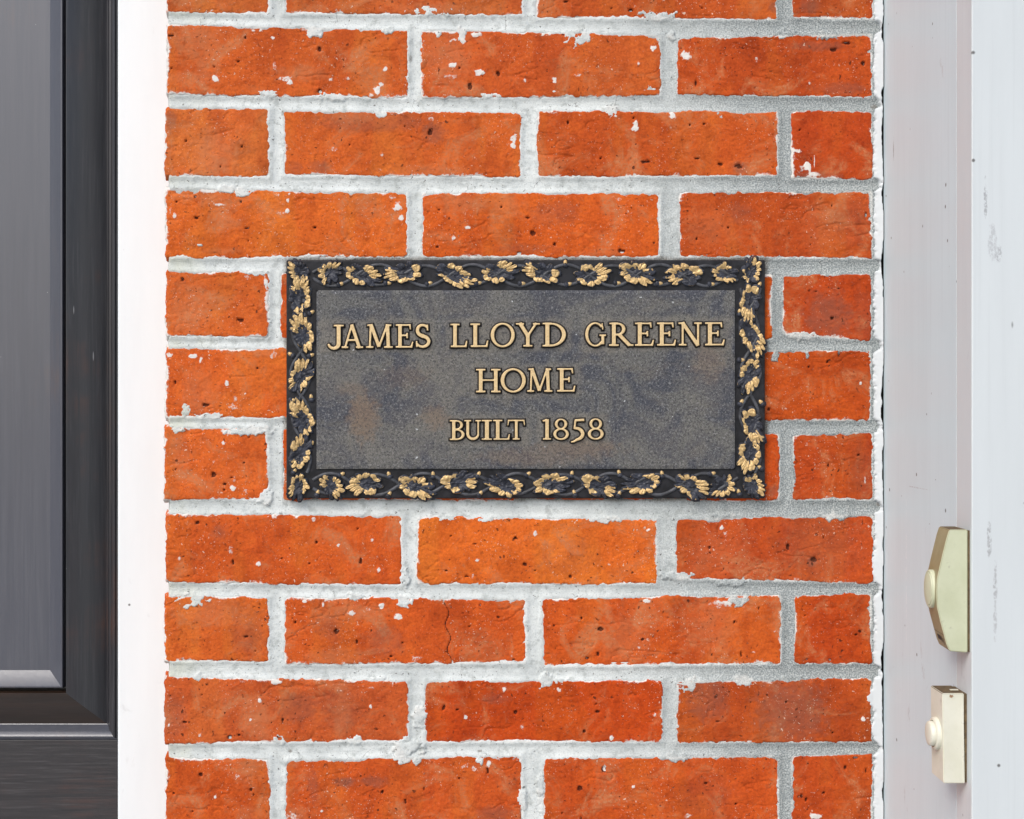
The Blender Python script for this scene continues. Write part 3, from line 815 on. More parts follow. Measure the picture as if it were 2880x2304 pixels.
# ------------------------------------------------------------------ white jamb on the left, set back in the doorway
JY0 = 0.085
jx0 = P(330, 0, JY0).x
z0, z1 = CZ - .62, CZ + .60
jamb = empty('door_jamb', (jx0 + .03, JY0, CZ - .62))
tag(jamb, 'plain bright white door jamb beside the dark door', 'door jamb', None, 'thing')
link('jamb_board', bevel_box('jamb_board', jx0, -0.2925, JY0, JY0 + .035, z0, z1, .002), M_JAMB, jamb, Vector((0, 0, 0)))
link('jamb_stop', bevel_box('jamb_stop', jx0 + .012, -0.2925, JY0 + .0355, JY0 + .069, z0, z1, .002), M_JAMB, jamb, Vector((0, 0, 0)))

# ------------------------------------------------------------------ dark door
DY = 0.160             # face of stiles and rails
ox1, oz0 = P(331, 0, DY).x, P(0, 2080, DY).z
ox0, oz1 = ox1 - .40, CZ + .58
door = empty('panelled_door', ((ox0 + ox1) / 2, DY, CZ - .62))
tag(door, 'dark stained wooden panelled door in the recess beside the white jamb', 'door', None, 'thing')
PROF_M = [(0.0, 0.0), (.0012, .0004), (.0022, .0022), (.0036, .0026), (.0046, .0020), (.0072, -.0012), (.0082, -.0012), (.0122, -.0090), (.0130, -.0094), (.030, .0010), (.0450, .0092), (.0462, .0094), (.0468, .0060), (.0469, -.006)]
PROF_P = [(.0470, -.008), (.0500, -.008), (.0503, .0060), (.0510, .0068), (.0520, .0068), (.0530, .0058), (.0655, -.0030)]


def frame_side(prof, side):
    """one mitred length of a moulding round the panel opening"""
    v = []
    for (t, h) in prof:
        y = DY - h
        A = {'r': [(ox1 - t, y, oz0 + t), (ox1 - t, y, oz1 - t)], 'l': [(ox0 + t, y, oz1 - t), (ox0 + t, y, oz0 + t)],
             'b': [(ox0 + t, y, oz0 + t), (ox1 - t, y, oz0 + t)], 't': [(ox1 - t, y, oz1 - t), (ox0 + t, y, oz1 - t)]}[side]
        v += A
    f = [(2 * i, 2 * i + 1, 2 * i + 3, 2 * i + 2) for i in range(len(prof) - 1)]
    return v, f


def mk(name, v, f, mat, parent, sharp=28):
    me = bpy.data.meshes.new(name)
    me.from_pydata(v, [], f)
    import bmesh
    bm = bmesh.new(); bm.from_mesh(me); bmesh.ops.recalc_face_normals(bm, faces=bm.faces)
    if sum(fc.normal.y * fc.calc_area() for fc in bm.faces) > 0: bmesh.ops.reverse_faces(bm, faces=bm.faces)
    bm.to_mesh(me); bm.free()
    me.polygons.foreach_set('use_smooth', np.ones(len(me.polygons), bool))
    me.set_sharp_from_angle(angle=R(sharp))
    return link(name, me, mat, parent, Vector((0, 0, 0)))


for s in 'rblt':
    mk('moulding', *frame_side(PROF_M[8:], s), M_WV if s in 'rl' else M_WB, door)
    mk('bead', *frame_side(PROF_M[:9], s), M_WV if s in 'rl' else M_WP, door)  # level beads take the pale wood: dust and sky light in its colour
v, f = [], []
for s in 'rblt':
    v2, f2 = frame_side(PROF_P, s)
    f += [tuple(k + len(v) for k in q) for q in f2]; v += v2
t = PROF_P[-1][0]; y = DY + .0030
n = len(v)
v += [(ox0 + t, y, oz0 + t), (ox1 - t, y, oz0 + t), (ox1 - t, y, oz1 - t), (ox0 + t, y, oz1 - t)]
f.append((n, n + 1, n + 2, n + 3))
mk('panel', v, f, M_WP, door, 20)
link('stile', bevel_box('stile', ox1 + .0004, ox1 + .085, DY, DY + .04, z0, z1 + .3, .001), M_WV, door, Vector((0, 0, 0)))
link('stile', bevel_box('stile', ox0 - .11, ox0 - .0004, DY, DY + .04, z0, z1 + .3, .001), M_WV, door, Vector((0, 0, 0)))
link('rail', bevel_box('rail', ox0 - .0003, ox1 + .0003, DY + .0003, DY + .04, oz0 - .31, oz0 - .0003, .0008), M_WH, door, Vector((0, 0, 0)))
link('rail', bevel_box('rail', ox0 - .0003, ox1 + .0003, DY + .0003, DY + .04, oz1 + .0003, oz1 + .12, .0008), M_WH, door, Vector((0, 0, 0)))
link('core', bevel_box('core', ox0 - .1, ox1 + .08, DY + .0405, DY + .05, z0, z1 + .3, 0), M_WV, door, Vector((0, 0, 0)))

# ------------------------------------------------------------------ plaque
PY = -0.0055            # level of the border ground, in front of the bricks
plq = empty('bronze_plaque', P(1478, 1402, 0))
tag(plq, 'dark bronze plaque with oak leaf border and raised gold lettering', 'plaque', None, 'thing')


def psc(px, py, y):
    return P(px, py, y)


a, b = P(805, 731, PY), P(2152, 1402, PY)
link('back_plate', bevel_box('back_plate', a.x, b.x, PY, -.0012, b.z, a.z, .0012), M_GROUND, plq, Vector((0, 0, 0)))
IY = PY - .0022
a, b = P(890, 815, IY), P(2068, 1319, IY)
xs = np.arange(a.x, b.x + .0005, .0015) * 1000; zs = np.arange(b.z - CZ, a.z - CZ + .0005, .0015) * 1000
X, Z = np.meshgrid(xs, zs)
rim = np.minimum(np.minimum(X - xs[0], xs[-1] - X), np.minimum(Z - zs[0], zs[-1] - Z))
ex_ = box_vf(xs[0] / 1000, xs[-1] / 1000, .0005, .0035, zs[0] / 1000, zs[-1] / 1000)
halo = np.zeros_like(X)
for (q0, q1, q2, q3) in ((915, 908, 1212, 984), (1264, 905, 1596, 980), (1642, 904, 2042, 978), (1336, 1034, 1622, 1106), (1262, 1178, 1480, 1242), (1522, 1175, 1700, 1246)):
    dd = np.hypot(np.maximum(np.maximum(mmx(q0) - X, X - mmx(q2)), 0), np.maximum(np.maximum(mmz(q3) - Z, Z - mmz(q1)), 0))
    halo = np.maximum(halo, sstep(6, 0, dd + 3 * fbm(X, Z, 9, 951, 3)) * .75)
halo = np.maximum(halo, ell(X, Z, [(960, 1080, 110, 60, .5), (1250, 1060, 90, 110, .5), (1000, 1260, 150, 60, .4), (1180, 1220, 110, 90, .4), (1300, 860, 120, 40, .35), (1980, 1080, 60, 70, .35), (1850, 1240, 160, 60, .3), (1700, 860, 200, 30, .2)], .7, .6, 957))
worn = ell(X, Z, [(1024, 1172, 38, 60, .6), (1225, 1175, 36, 30, .4), (990, 1095, 40, 16, .3), (1620, 1262, 120, 22, .4), (1500, 1285, 160, 22, .3), (1990, 1020, 40, 50, .3), (1140, 1060, 60, 30, .2)], .5, .5, 953)
ip = grid_mesh('inner_panel', X / 1000, np.where(rim < .2, .0005, 0.0), Z / 1000, None, {'halo': halo, 'worn': worn}, ex_)
link('inner_panel', ip, M_PLATE, plq, Vector((0, IY, CZ)))

# --- glyphs as distance fields (cap height 1)
TK, TN, SE = .078, .047, .037


class G:
    def __init__(s, X, Y):
        s.X, s.Y, s.d = X, Y, np.full(X.shape, 9.0)

    def add(s, d, k=.035):
        hh = np.clip(k - np.abs(s.d - d), 0, None) / k
        s.d = np.minimum(s.d, d) - hh * hh * k * .25

    def bar(s, x0, y0, x1, y1, t0=TK, t1=None):
        t1 = t0 if t1 is None else t1
        dx, dy = x1 - x0, y1 - y0; L = math.hypot(dx, dy)
        u = ((s.X - x0) * dx + (s.Y - y0) * dy) / L; w = ((s.X - x0) * dy - (s.Y - y0) * dx) / L
        th = t0 + (t1 - t0) * np.clip(u / L, 0, 1)
        s.add(np.maximum(np.abs(w) - th, np.maximum(-u, u - L)))

    def serif(s, x, y, hw=.19, t=SE):
        yy = y + t if y < .5 else y - t
        s.bar(x - hw, yy, x + hw, yy, t)

    def ring(s, cx, cy, rx, ry, tx, ty, clip=None):
        def el(a, b):
            r = np.sqrt(((s.X - cx) / a) ** 2 + ((s.Y - cy) / b) ** 2)
            return (r - 1) * min(a, b)
        d = np.maximum(el(rx, ry), -el(rx - tx, ry - ty))
        if clip is not None: d = np.maximum(d, clip(s.X, s.Y))
        s.add(d)

    def path(s, pts):
        for (x0, y0, t0), (x1, y1, t1) in zip(pts[:-1], pts[1:]):
            dx, dy = x1 - x0, y1 - y0; L2 = dx * dx + dy * dy + 1e-9
            u = np.clip(((s.X - x0) * dx + (s.Y - y0) * dy) / L2, 0, 1)
            s.add(np.hypot(s.X - x0 - u * dx, s.Y - y0 - u * dy) - (t0 + (t1 - t0) * u), .012)

    def arc(s, cx, cy, rx, ry, a0, a1, th, n=18):
        s.path([(cx + rx * math.cos(R(a0 + (a1 - a0) * i / n)), cy + ry * math.sin(R(a0 + (a1 - a0) * i / n)), th(i / n)) for i in range(n + 1)])


def glyph(ch, g):
    """draws ch, returns its natural left and right"""
    if ch == 'I':
        g.bar(.2, 0, .2, 1); g.serif(.2, 0); g.serif(.2, 1); return .01, .39
    if ch == 'J':
        g.bar(.46, 1, .46, .2); g.serif(.46, 1)
        g.arc(.27, .2, .19, .2, 0, -165, lambda u: TK - .03 * u); return .02, .65
    if ch == 'A':
        g.bar(.15, 0, .46, 1, TN); g.bar(.45, 1, .80, 0, TK); g.bar(.24, .34, .68, .34, TN * .9)
        g.serif(.15, 0, .15); g.serif(.80, 0, .17); return 0, .97
    if ch == 'M':
        g.bar(.17, 0, .21, 1, TN); g.bar(.22, 1, .57, .05, TK); g.bar(.57, .05, .93, 1, TN); g.bar(.94, 1, .98, 0, TK)
        g.serif(.17, 0, .16); g.serif(.98, 0, .19); g.serif(.16, 1, .10); g.serif(.99, 1, .12); return .01, 1.17
    if ch == 'E':
        g.bar(.2, 0, .2, 1); g.bar(.02, 1 - SE, .62, 1 - SE, SE); g.bar(.60, 1, .63, .78, .042, .028)
        g.bar(.2, .53, .48, .53, SE); g.bar(.49, .64, .49, .40, .036)
        g.bar(.02, SE, .66, SE, SE); g.bar(.66, 0, .72, .26, .046, .028); return .02, .75
    if ch == 'S':
        g.arc(.31, .735, .20, .225, 38, 270, lambda u: .045 + .032 * u); g.arc(.31, .26, .235, .22, 90, -148, lambda u: .077 - .032 * u)
        g.bar(.49, .98, .50, .72, .032); g.bar(.085, .02, .08, .28, .034); return .04, .60
    if ch == 'L':
        g.bar(.2, 0, .2, 1); g.serif(.2, 1); g.bar(.02, SE, .62, SE, SE); g.bar(.63, 0, .68, .28, .046, .028); return .01, .71
    if ch == 'O':
        g.ring(.5, .5, .5, .52, .15, .085); return 0, 1
    if ch == 'Y':
        g.bar(.14, 1, .47, .46, TK); g.bar(.82, 1, .47, .46, TN); g.bar(.47, .5, .47, 0, TK)
        g.serif(.15, 1, .17); g.serif(.82, 1, .15); g.serif(.47, 0); return -.02, .97
    if ch == 'D':
        g.bar(.2, 0, .2, 1); g.bar(.02, SE, .34, SE, SE); g.bar(.02, 1 - SE, .34, 1 - SE, SE)
        g.ring(.33, .5, .56, .5, .155, .082, lambda x, y: .3 - x); return .02, .89
    if ch == 'G':
        g.ring(.48, .5, .47, .52, .145, .08, lambda x, y: np.minimum(x - .55, np.maximum(x - .92, -(np.abs(y - .5) - .30))))
        g.bar(.80, .98, .83, .70, .030); g.bar(.83, .44, .83, .08, TK * .9); g.serif(.83, .50, .16); return .01, .99
    if ch == 'R':
        g.bar(.2, 0, .2, 1); g.serif(.2, 0); g.bar(.02, 1 - SE, .36, 1 - SE, SE); g.bar(.2, .49, .38, .49, SE)
        g.ring(.34, .725, .32, .275, .14, .08, lambda x, y: .3 - x); g.bar(.40, .50, .82, .03, TK * .95); g.bar(.78, .036, .98, .036, .036); return .01, .98
    if ch == 'N':
        g.bar(.19, 0, .19, 1, TN); g.bar(.18, 1, .83, 0, TK); g.bar(.83, 0, .83, 1, TN)
        g.serif(.19, 0, .16); g.serif(.14, 1, .13); g.serif(.83, 1, .16); return 0, .99
    if ch == 'H':
        for x in (.2, .8):
            g.bar(x, 0, x, 1); g.serif(x, 0); g.serif(x, 1)
        g.bar(.2, .52, .8, .52, SE); return .01, .99
    if ch == 'B':
        g.bar(.2, 0, .2, 1); g.bar(.02, SE, .36, SE, SE); g.bar(.02, 1 - SE, .34, 1 - SE, SE); g.bar(.2, .53, .36, .53, SE)
        g.ring(.32, .755, .29, .245, .13, .075, lambda x, y: .28 - x); g.ring(.33, .275, .35, .275, .14, .078, lambda x, y: .28 - x); return .02, .68
    if ch == 'U':
        g.bar(.2, 1, .2, .3); g.bar(.74, 1, .74, .3, TN); g.arc(.475, .31, .272, .255, 180, 360, lambda u: TK - .028 * u); g.serif(.2, 1, .18); g.serif(.74, 1, .15); return .02, .89
    if ch == 'T':
        g.bar(.44, 0, .44, 1); g.serif(.44, 0); g.bar(.02, 1 - SE, .86, 1 - SE, SE); g.bar(.04, 1, .0, .72, .042, .028); g.bar(.84, 1, .88, .72, .042, .028); return -.03, .91
    if ch == '1':
        g.bar(.2, 0, .2, 1); g.serif(.2, 0, .17); g.bar(.02, .90, .2, .96, .045); return .0, .38
    if ch == '8':
        g.ring(.36, .755, .27, .265, .125, .075); g.ring(.36, .265, .34, .285, .135, .08); return .02, .70
    if ch == '5':
        g.bar(.16, .93, .58, .95, .06); g.bar(.17, .95, .13, .52, .045); g.arc(.17, .27, .33, .28, 95, -75, lambda u: .06 + .022 * math.sin(u * math.pi)); g.path([(.25, .0, .06), (.10, -.10, .045), (.0, -.12, .035)]); return -.03, .60
    raise ValueError(ch)


LINES = [
    ('JAMES', [(920, 967), (961, 1022), (1030, 1105), (1113, 1163), (1169, 1210)], (914, 980, 912, 978)),
    ('LLOYD', [(1267, 1315), (1323, 1374), (1380, 1448), (1451, 1519), (1526, 1592)], (911, 977, 908, 975)),
    ('GREENE', [(1646, 1705), (1713, 1782), (1786, 1840), (1848, 1902), (1907, 1974), (1983, 2039)], (908, 974, 907, 972)),
    ('HOME', [(1339, 1408), (1408, 1479), (1483, 1554), (1567, 1619)], (1038, 1104, 1036, 1102)),
    ('BUILT', [(1265, 1307), (1306, 1353), (1355, 1384), (1387, 1435), (1427, 1477)], (1182, 1238, 1181, 1237)),
    ('1858', [(1525, 1551), (1556, 1600), (1606, 1645), (1653, 1698)], (1179, 1237, 1178, 1236)),
]
LS = 0.33 / 1000
LY = IY - .0020
for word, spans, (ta, ba, tb, bb_) in LINES:
    for k, (ch, (p0, p1)) in enumerate(zip(word, spans)):
        u = k / (len(word) - 1)
        top, bot = P(p0, ta + (tb - ta) * u, LY), P(p1, ba + (bb_ - ba) * u, LY)
        Hc = top.z - bot.z
        xs = np.arange(-.0021, bot.x - top.x + .0021, LS); zs = np.arange(-.0021 - (.004 if ch == '5' else 0), Hc + .0021, LS)
        X, Z = np.meshgrid(xs, zs)
        probe = G(np.zeros((1, 1)), np.zeros((1, 1)))
        n0, n1 = glyph(ch, probe)
        fx = (bot.x - top.x) / (n1 - n0)
        g = G(X / fx + n0, Z / Hc)
        glyph(ch, g)
        d = -g.d * (Hc * .6 + fx * .4) * 1000 + 0.10      # mm, + inside
        h = -.35 + .65 * sstep(-1.45, -.9, d) + 2.3 * sstep(-.65, .3, d)
        gilt = sstep(.08, .34, d)
        me = grid_mesh('letter', X, -h / 1000, Z, d > -1.5, {'gilt': gilt})
        link('letter', me, M_LETTER, plq, Vector((top.x, IY, bot.z)))


# --- oak leaves, acorns and vine of the border
def leaf_mesh(L, W, seed):
    """lobed oak leaf: dark wavy margin, hollow middle with a midrib, crescents worn to gold between"""
    s = 0.34
    a, b = L / 2, W / 2
    X0, Z0 = np.meshgrid(np.arange(-a - 2, a + 2, s), np.arange(-b - 2, b + 2, s))
    rs = np.random.RandomState(seed + 40)
    X = X0 + 0.9 * fbm(X0, Z0, 5, 770 + seed, 2); Z = Z0 + 0.9 * fbm(X0, Z0, 5, 790 + seed, 2)
    Z = Z - rs.uniform(-1, 1) * 2.4 * np.sin(X / L * 2.6)
    th = np.arctan2(Z / b, X / a); rho = np.hypot(X / a, Z / b)
    nl = rs.choice([9, 10, 11])
    q = nl * (th + math.pi) / (2 * math.pi) + .22 * np.sin(th * 3 + rs.uniform(0, 6)) + .5 * np.sin(th)
    idx = np.floor(q).astype(int) % nl; tt = q - np.floor(q)
    size = rs.uniform(.55, 1.1, nl)[idx]
    lob = np.sin(math.pi * tt) ** .6
    edge = (.66 + .34 * size * lob) * (1 + .10 * np.cos(th))
    f = (edge - rho) * (a + b) / 2
    nz = fbm(X0, Z0, 2.6, 830 + seed, 3); pz = fbm(X0, Z0, 5.0, 860 + seed, 3)
    arc = np.sin(th + rs.uniform(0, 6.3)) + .8 * np.sin(2 * th + rs.uniform(0, 6.3)) + .6 * np.sin(3 * th + rs.uniform(0, 6.3)) + .9 * pz
    curl = sstep(.25, .65, rho) * (.35 + .65 * lob) + .30 * nz
    h = sstep(-.6, .8, f) * (1.0 + 1.9 * curl + .5 * sstep(-.3, .6, arc)) - .5
    vein = np.exp(-(Z / .4) ** 2) * sstep(0, 1, f) * sstep(.85, .5, rho)
    side = np.exp(-((tt - .5) / .09) ** 2) * sstep(.2, .4, rho)
    h = h + .5 * vein - .45 * side
    inner = .36 + .16 * (1 - lob) + .16 * nz
    g1 = sstep(-.95, -.25, arc) * sstep(inner - .06, inner + .08, rho) * sstep(.7, 1.5, f + .8 * nz) * (1 - .35 * side)
    rim = np.exp(-((f - .5) / .28) ** 2) * sstep(.0, .35, nz + .4 * pz) * .75
    return grid_mesh('leaf', X0 / 1000, -h / 1000, Z0 / 1000, f > -1.0, {'gilt': np.maximum(g1, rim)})


def acorn_mesh(seed):
    s = .4
    xs = np.arange(-4.5, 4.6, s); zs = np.arange(-3.4, 3.5, s)
    X, Z = np.meshgrid(xs, zs)
    nut = 1 - ((X - .8) / 3.0) ** 2 - (Z / 1.9) ** 2
    cup = 1 - ((X + 1.6) / 1.9) ** 2 - (Z / 2.5) ** 2
    h = np.maximum(2.3 * np.sqrt(np.clip(nut, 0, 1)), 2.6 * np.sqrt(np.clip(cup, 0, 1)) ** .7) - .4
    keep = (nut > -.5) | (cup > -.5)
    gilt = sstep(.10, .5, nut) * sstep(.1, -.2, cup) * .95
    return grid_mesh('acorn', X / 1000, -h / 1000, Z / 1000, keep, {'gilt': gilt})


LEAVES = [  # twelve castings
    leaf_mesh(36 + 1.5 * (k % 3), 20.3 + 0.6 * (k % 2), k) for k in range(12)]
SMALL = [leaf_mesh(25, 19.5, 20 + k) for k in range(5)]
for me_ in LEAVES + SMALL: me_.materials.append(M_LEAF)
AC = acorn_mesh(0); AC.materials.append(M_LEAF)
leaf_spots = []   # px, py, angle, small
for k, (px, py) in enumerate([(1016, 774), (1140, 768), (1277, 776), (1400, 768), (1528, 770), (1662, 776), (1785, 768), (1925, 774)]):
    leaf_spots.append((px, py, (12 if k % 2 else -10) + (180 if k % 3 == 1 else 0), 0))
for k, (px, py) in enumerate([(1030, 1360), (1165, 1368), (1288, 1358), (1425, 1368), (1547, 1362), (1680, 1366), (1812, 1360), (1940, 1366)]):
    leaf_spots.append((px, py, (-12 if k % 2 else 10) + (180 if k % 3 == 0 else 0), 0))
for k, py in enumerate([838, 940, 1062, 1180, 1276]):
    leaf_spots.append((849 + (4 if k % 2 else -4), py, 90 + (14 if k % 2 else -12), 0))
for k, py in enumerate([846, 944, 1052, 1194, 1278]):
    leaf_spots.append((2110 + (4 if k % 2 else -2), py, -90 + (12 if k % 2 else -14), 0))
leaf_spots += [(842, 768, 135, 1), (925, 768, 40, 1), (2112, 766, 45, 1), (2035, 768, -40, 1), (842, 1366, -135, 1), (932, 1366, -50, 1), (2118, 1364, -45, 1), (2036, 1368, 215, 1)]
for k, (px, py, an, sm) in enumerate(leaf_spots):
    ms = SMALL if sm else LEAVES
    o = link('leaf', ms[(k * 4 + k // 5) % len(ms)], None, plq, P(px, py, PY), (0, R(-an), 0))
    if k % 3 == 1: o.scale = (1, 1, -1)
rs = random.Random(4)
ac_spots = [(957, 800, 20), (1090, 797, 0), (1206, 798, 20), (1345, 797, 10), (1467, 798, 0), (1598, 800, 10), (1735, 797, 0), (1853, 798, 0), (2000, 800, 0), (1590, 742, 90),
            (825, 815, 160), (875, 880, 30), (820, 998, 150), (874, 1000, 20), (876, 1120, 100), (822, 1126, 0), (876, 1250, 60), (828, 1326, 60),
            (2134, 803, 60), (2080, 880, 90), (2084, 1013, 0), (2084, 1133, 60), (2142, 1134, 130), (2082, 1258, 80), (2138, 1316, 140),
            (960, 1335, 30), (1095, 1337, 110), (1218, 1337, 90), (1345, 1336, 60), (1484, 1335, 40), (1608, 1335, 80), (1742, 1332, 110), (1862, 1335, 100), (2002, 1333, 20),
            (893, 1388, 70), (1094, 1391, 60), (1350, 1389, 50), (1616, 1388, 110), (1740, 1390, 60), (2078, 1386, 110)]
for px, py, an in ac_spots:
    link('acorn', AC, None, plq, P(px, py, PY), (0, R(-an), 0))


def tube(pts, r, n=8):
    v, f = [], []
    for i, p in enumerate(pts):
        q0, q1 = pts[max(i - 1, 0)], pts[min(i + 1, len(pts) - 1)]
        tx = (q1 - q0).normalized()
        up = Vector((0, -1, 0)); sd_ = tx.cross(up).normalized()
        for k in range(n):
            a = 2 * math.pi * k / n
            v.append(p + (sd_ * math.cos(a) + up * math.sin(a)) * r)
    for i in range(len(pts) - 1):
        for k in range(n):
            f.append((i * n + k, i * n + (k + 1) % n, (i + 1) * n + (k + 1) % n, (i + 1) * n + k))
    f.append(tuple(range(n))[::-1]); f.append(tuple(range((len(pts) - 1) * n, len(pts) * n)))
    return v, f


def vine(p0, p1, amp, per, phase):
    a, b = P(*p0, PY), P(*p1, PY)
    L = (b - a).length; dr = (b - a) / L; up = Vector((-dr.z, 0, dr.x))
    pts = [a + dr * s + up * amp * math.sin(2 * math.pi * s / per + phase) + Vector((0, .0001, 0)) for s in np.arange(0, L, .002)]
    v, f = tube(pts, .0015)
    return mk('vine', v, f, M_VINE, plq, 60)


S1 = 1 / PXM
vine((880, 775), (2080, 775), 30 * S1, 262 * S1, 3.4)
vine((880, 775), (2080, 775), 27 * S1, 262 * S1, 0.3)
vine((880, 1362), (2080, 1362), 27 * S1, 262 * S1, 3.6)
vine((848, 1330), (848, 810), 25 * S1, 240 * S1, 3.8)
vine((2108, 1330), (2108, 810), 25 * S1, 240 * S1, 0.5)
vine((880, 1362), (2080, 1362), 30 * S1, 262 * S1, 0.4)
vine((846, 1330), (846, 810), 28 * S1, 240 * S1, 0.6)
vine((2110, 1330), (2110, 810), 28 * S1, 240 * S1, 3.6)

# ------------------------------------------------------------------ doorbells on the pilaster's left face
def prism_bell(name, prof_near, prof_far, yn, yf, zc):
    """housing whose outline in (depth off the board, height) is lofted from the near to the far side"""
    import bmesh
    bm = bmesh.new()
    n = len(prof_near)
    A = [bm.verts.new((PXF - d, yn, zc + z)) for d, z in prof_near]
    B = [bm.verts.new((PXF - d, yf, zc + z)) for d, z in prof_far]
    bm.faces.new(A); bm.faces.new(B[::-1])
    for i in range(n):
        j = (i + 1) % n
        bm.faces.new((A[i], B[i], B[j], A[j]))
    bmesh.ops.recalc_face_normals(bm, faces=bm.faces)
    bmesh.ops.bevel(bm, geom=[e for e in bm.edges if abs(e.calc_face_angle(0)) > .5], offset=.0006, segments=2, affect='EDGES')
    me = bpy.data.meshes.new(name); bm.to_mesh(me); bm.free()
    me.polygons.foreach_set('use_smooth', np.ones(len(me.polygons), bool)); me.set_sharp_from_angle(angle=R(35))
    return me


def disc(name, c, ry, rz, prof, n=40):
    """turned button lying in a plane that faces left: prof = (radius share, height off c)"""
    v, f = [], []
    for (r, h) in prof:
        for k in range(n):
            a = 2 * math.pi * k / n
            v.append((c[0] - h, c[1] + ry * r * math.cos(a), c[2] + rz * r * math.sin(a)))
    m_ = len(prof)
    for i in range(m_ - 1):
        for k in range(n):
            f.append((i * n + k, i * n + (k + 1) % n, (i + 1) * n + (k + 1) % n, (i + 1) * n + k))
    f.append(tuple(range((m_ - 1) * n, m_ * n)))
    me = bpy.data.meshes.new(name); me.from_pydata(v, [], f)
    import bmesh
    bm = bmesh.new(); bm.from_mesh(me); bmesh.ops.recalc_face_normals(bm, faces=bm.faces); bm.to_mesh(me); bm.free()
    me.polygons.foreach_set('use_smooth', np.ones(len(me.polygons), bool)); me.set_sharp_from_angle(angle=R(50))
    return me


# upper bell: yellowed, its face bulging towards the button
YN, YF = -.2172, -.1905
zc = P(0, 1663, YN).z
near = [(0.0015, .0418), (.0140, .0418), (.0158, .0362), (.0180, .0275), (.0205, .0170), (.0224, .0080), (.0228, 0), (.0224, -.0105), (.0205, -.0190), (.0178, -.0290), (.0158, -.0362), (.0138, -.0408), (.0015, -.0418)]
far = [(d if d < .002 else d - .0012, z) for d, z in near]
ub = empty('doorbell', (PXF - .01, (YN + YF) / 2, zc - .042))
tag(ub, 'tall yellowed plastic doorbell with bulging face and oval button', 'doorbell', 'doorbells on the white pilaster')
hm = prism_bell('housing', near, far, YN, YF, zc)
for m_ in (M_BELL_A, M_BELL_A2, M_GRIME_SHADE): hm.materials.append(m_)
for p in hm.polygons:
    if p.normal.z > .9: p.material_index = 2
    elif p.normal.x < -.6: p.material_index = 1
link('housing', hm, None, ub, Vector((0, 0, 0))).modifiers.new('weighted', 'WEIGHTED_NORMAL').keep_sharp = True
bc = (PXF - .0214, (YN + YF) / 2 + .0010, P(0, 1656, -.203).z)
o = link('button', disc('button', bc, .0108, .0132, [(1.0, -.003), (1.0, .0016), (.97, .0024), (.90, .0027), (.86, .0024), (.84, .0030), (.6, .0036), (.3, .0039), (.05, .0040)]), M_BELL_A, ub, Vector((0, 0, 0)))
pv = [(PXF - .0166, YN + .004, zc - .0315), (PXF - .0166, YF - .004, zc - .0315), (PXF - .0146, YF - .004, zc - .0368), (PXF - .0146, YN + .004, zc - .0368)]


def face_pt(u, z):
    """point just off the lower face: u across (0 near .. 1 far), z below the middle"""
    zz = np.array([p[1] for p in near[6:12]])[::-1]; dd = np.array([p[0] for p in near[6:12]])[::-1]
    d = float(np.interp(z, zz, dd)) - .0012 * u + .00035
    return (PXF - d, YN + (YF - YN) * u, zc + z)


v, f = [], []
for (u0, u1, za, zb) in ((.22, .26, -.0330, -.0376), (.34, .40, -.0322, -.0362), (.44, .72, -.0318, -.0352), (.08, .90, -.0296, -.0299)):
    n = len(v)
    v += [face_pt(u0, za), face_pt(u1, za), face_pt(u1, zb), face_pt(u0, zb)]; f.append((n, n + 1, n + 2, n + 3))
me = bpy.data.meshes.new('printed_mark'); me.from_pydata(v, [], f)
link('printed_mark', me, M_DARK, ub, Vector((0, 0, 0)))

link('gap_shadow_plate', bevel_box('gap_shadow_plate', PXF - .0014, PXF - .0002, YN - .0004, YF, zc - .0412, zc + .0412, 0), M_GRIME_SHADE, ub, Vector((0, 0, 0)))  # dark plate standing in for the shadow line behind the bell

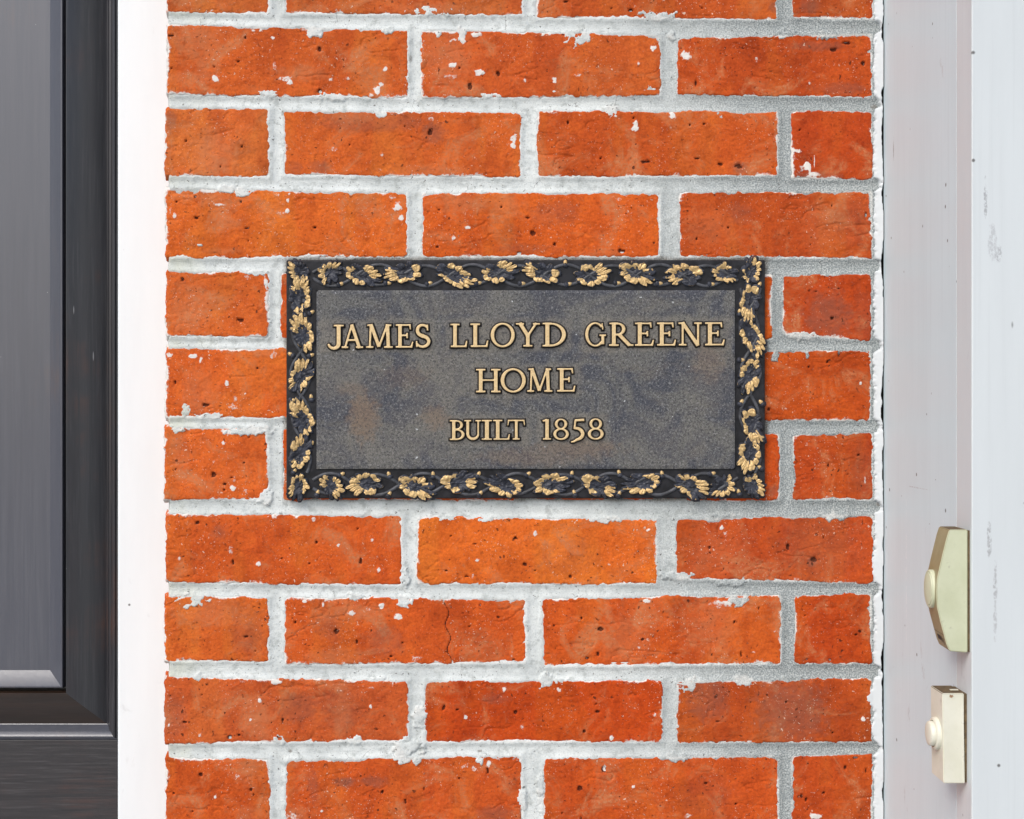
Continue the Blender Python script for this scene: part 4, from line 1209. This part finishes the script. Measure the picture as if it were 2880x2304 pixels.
# lower bell: plain ivory block with round button on a collar
YN, YF = -.2122, -.1855
zc = P(0, 2077, YN).z
lb = empty('doorbell', (PXF - .01, (YN + YF) / 2, zc - .031))
tag(lb, 'small ivory rectangular doorbell with round button, below the yellowed one', 'doorbell', 'doorbells on the white pilaster')
prof = [(.0023, .0308), (.0172, .0308), (.0164, -.0308), (.0014, -.0308)]
link('gap_shadow_plate', bevel_box('gap_shadow_plate', PXF - .0024, PXF - .0002, YN + .0006, YF, zc - .0302, zc + .0302, 0), M_GRIME_SHADE, lb, Vector((0, 0, 0)))  # dark plate in place of the shadow between bell and board
hm = prism_bell('housing', prof, prof, YN, YF, zc)
for m_ in (M_BELL_B, M_GRIME_SHADE): hm.materials.append(m_)
for p in hm.polygons:
    if p.normal.z > .9: p.material_index = 1
link('housing', hm, None, lb, Vector((0, 0, 0))).modifiers.new('weighted', 'WEIGHTED_NORMAL').keep_sharp = True
bc = (PXF - .0167, (YN + YF) / 2, P(0, 2063, -.199).z)
link('collar', disc('collar', bc, .0112, .0112, [(1.0, -.001), (1.0, .0020), (.96, .0028), (.82, .0032), (.80, .0012), (.5, .0010)]), M_BELL_B, lb, Vector((0, 0, 0)))
link('button', disc('button', bc, .0085, .0085, [(1.0, .0000), (1.0, .0052), (.95, .0060), (.8, .0064), (.4, .0068), (.05, .0069)]), M_BELL_B, lb, Vector((0, 0, 0)))
me = bpy.data.meshes.new('rust_spot')
ang = np.arange(14) * 2 * math.pi / 14
rr_ = np.array([1, .7, 1.1, .6, .9, 1.2, .7, 1, .65, 1.1, .8, 1.15, .7, .9]) * .0011
me.from_pydata([(PXF - .0112 + 1.5 * r_ * math.cos(a_), YN - .0003, zc + .0288 + r_ * math.sin(a_)) for a_, r_ in zip(ang, rr_)], [], [tuple(range(14))])
link('rust_spot', me, M_RUST, lb, Vector((0, 0, 0)))
v, f = box_vf(PXF - .0085, PXF - .0030, YN + .010, YN + .0125, zc + .0306, zc + .0312)
me = bpy.data.meshes.new('terminal_slot'); me.from_pydata(v, [], f)
link('terminal_slot', me, M_BELL_B, lb, Vector((0, 0, 0)))
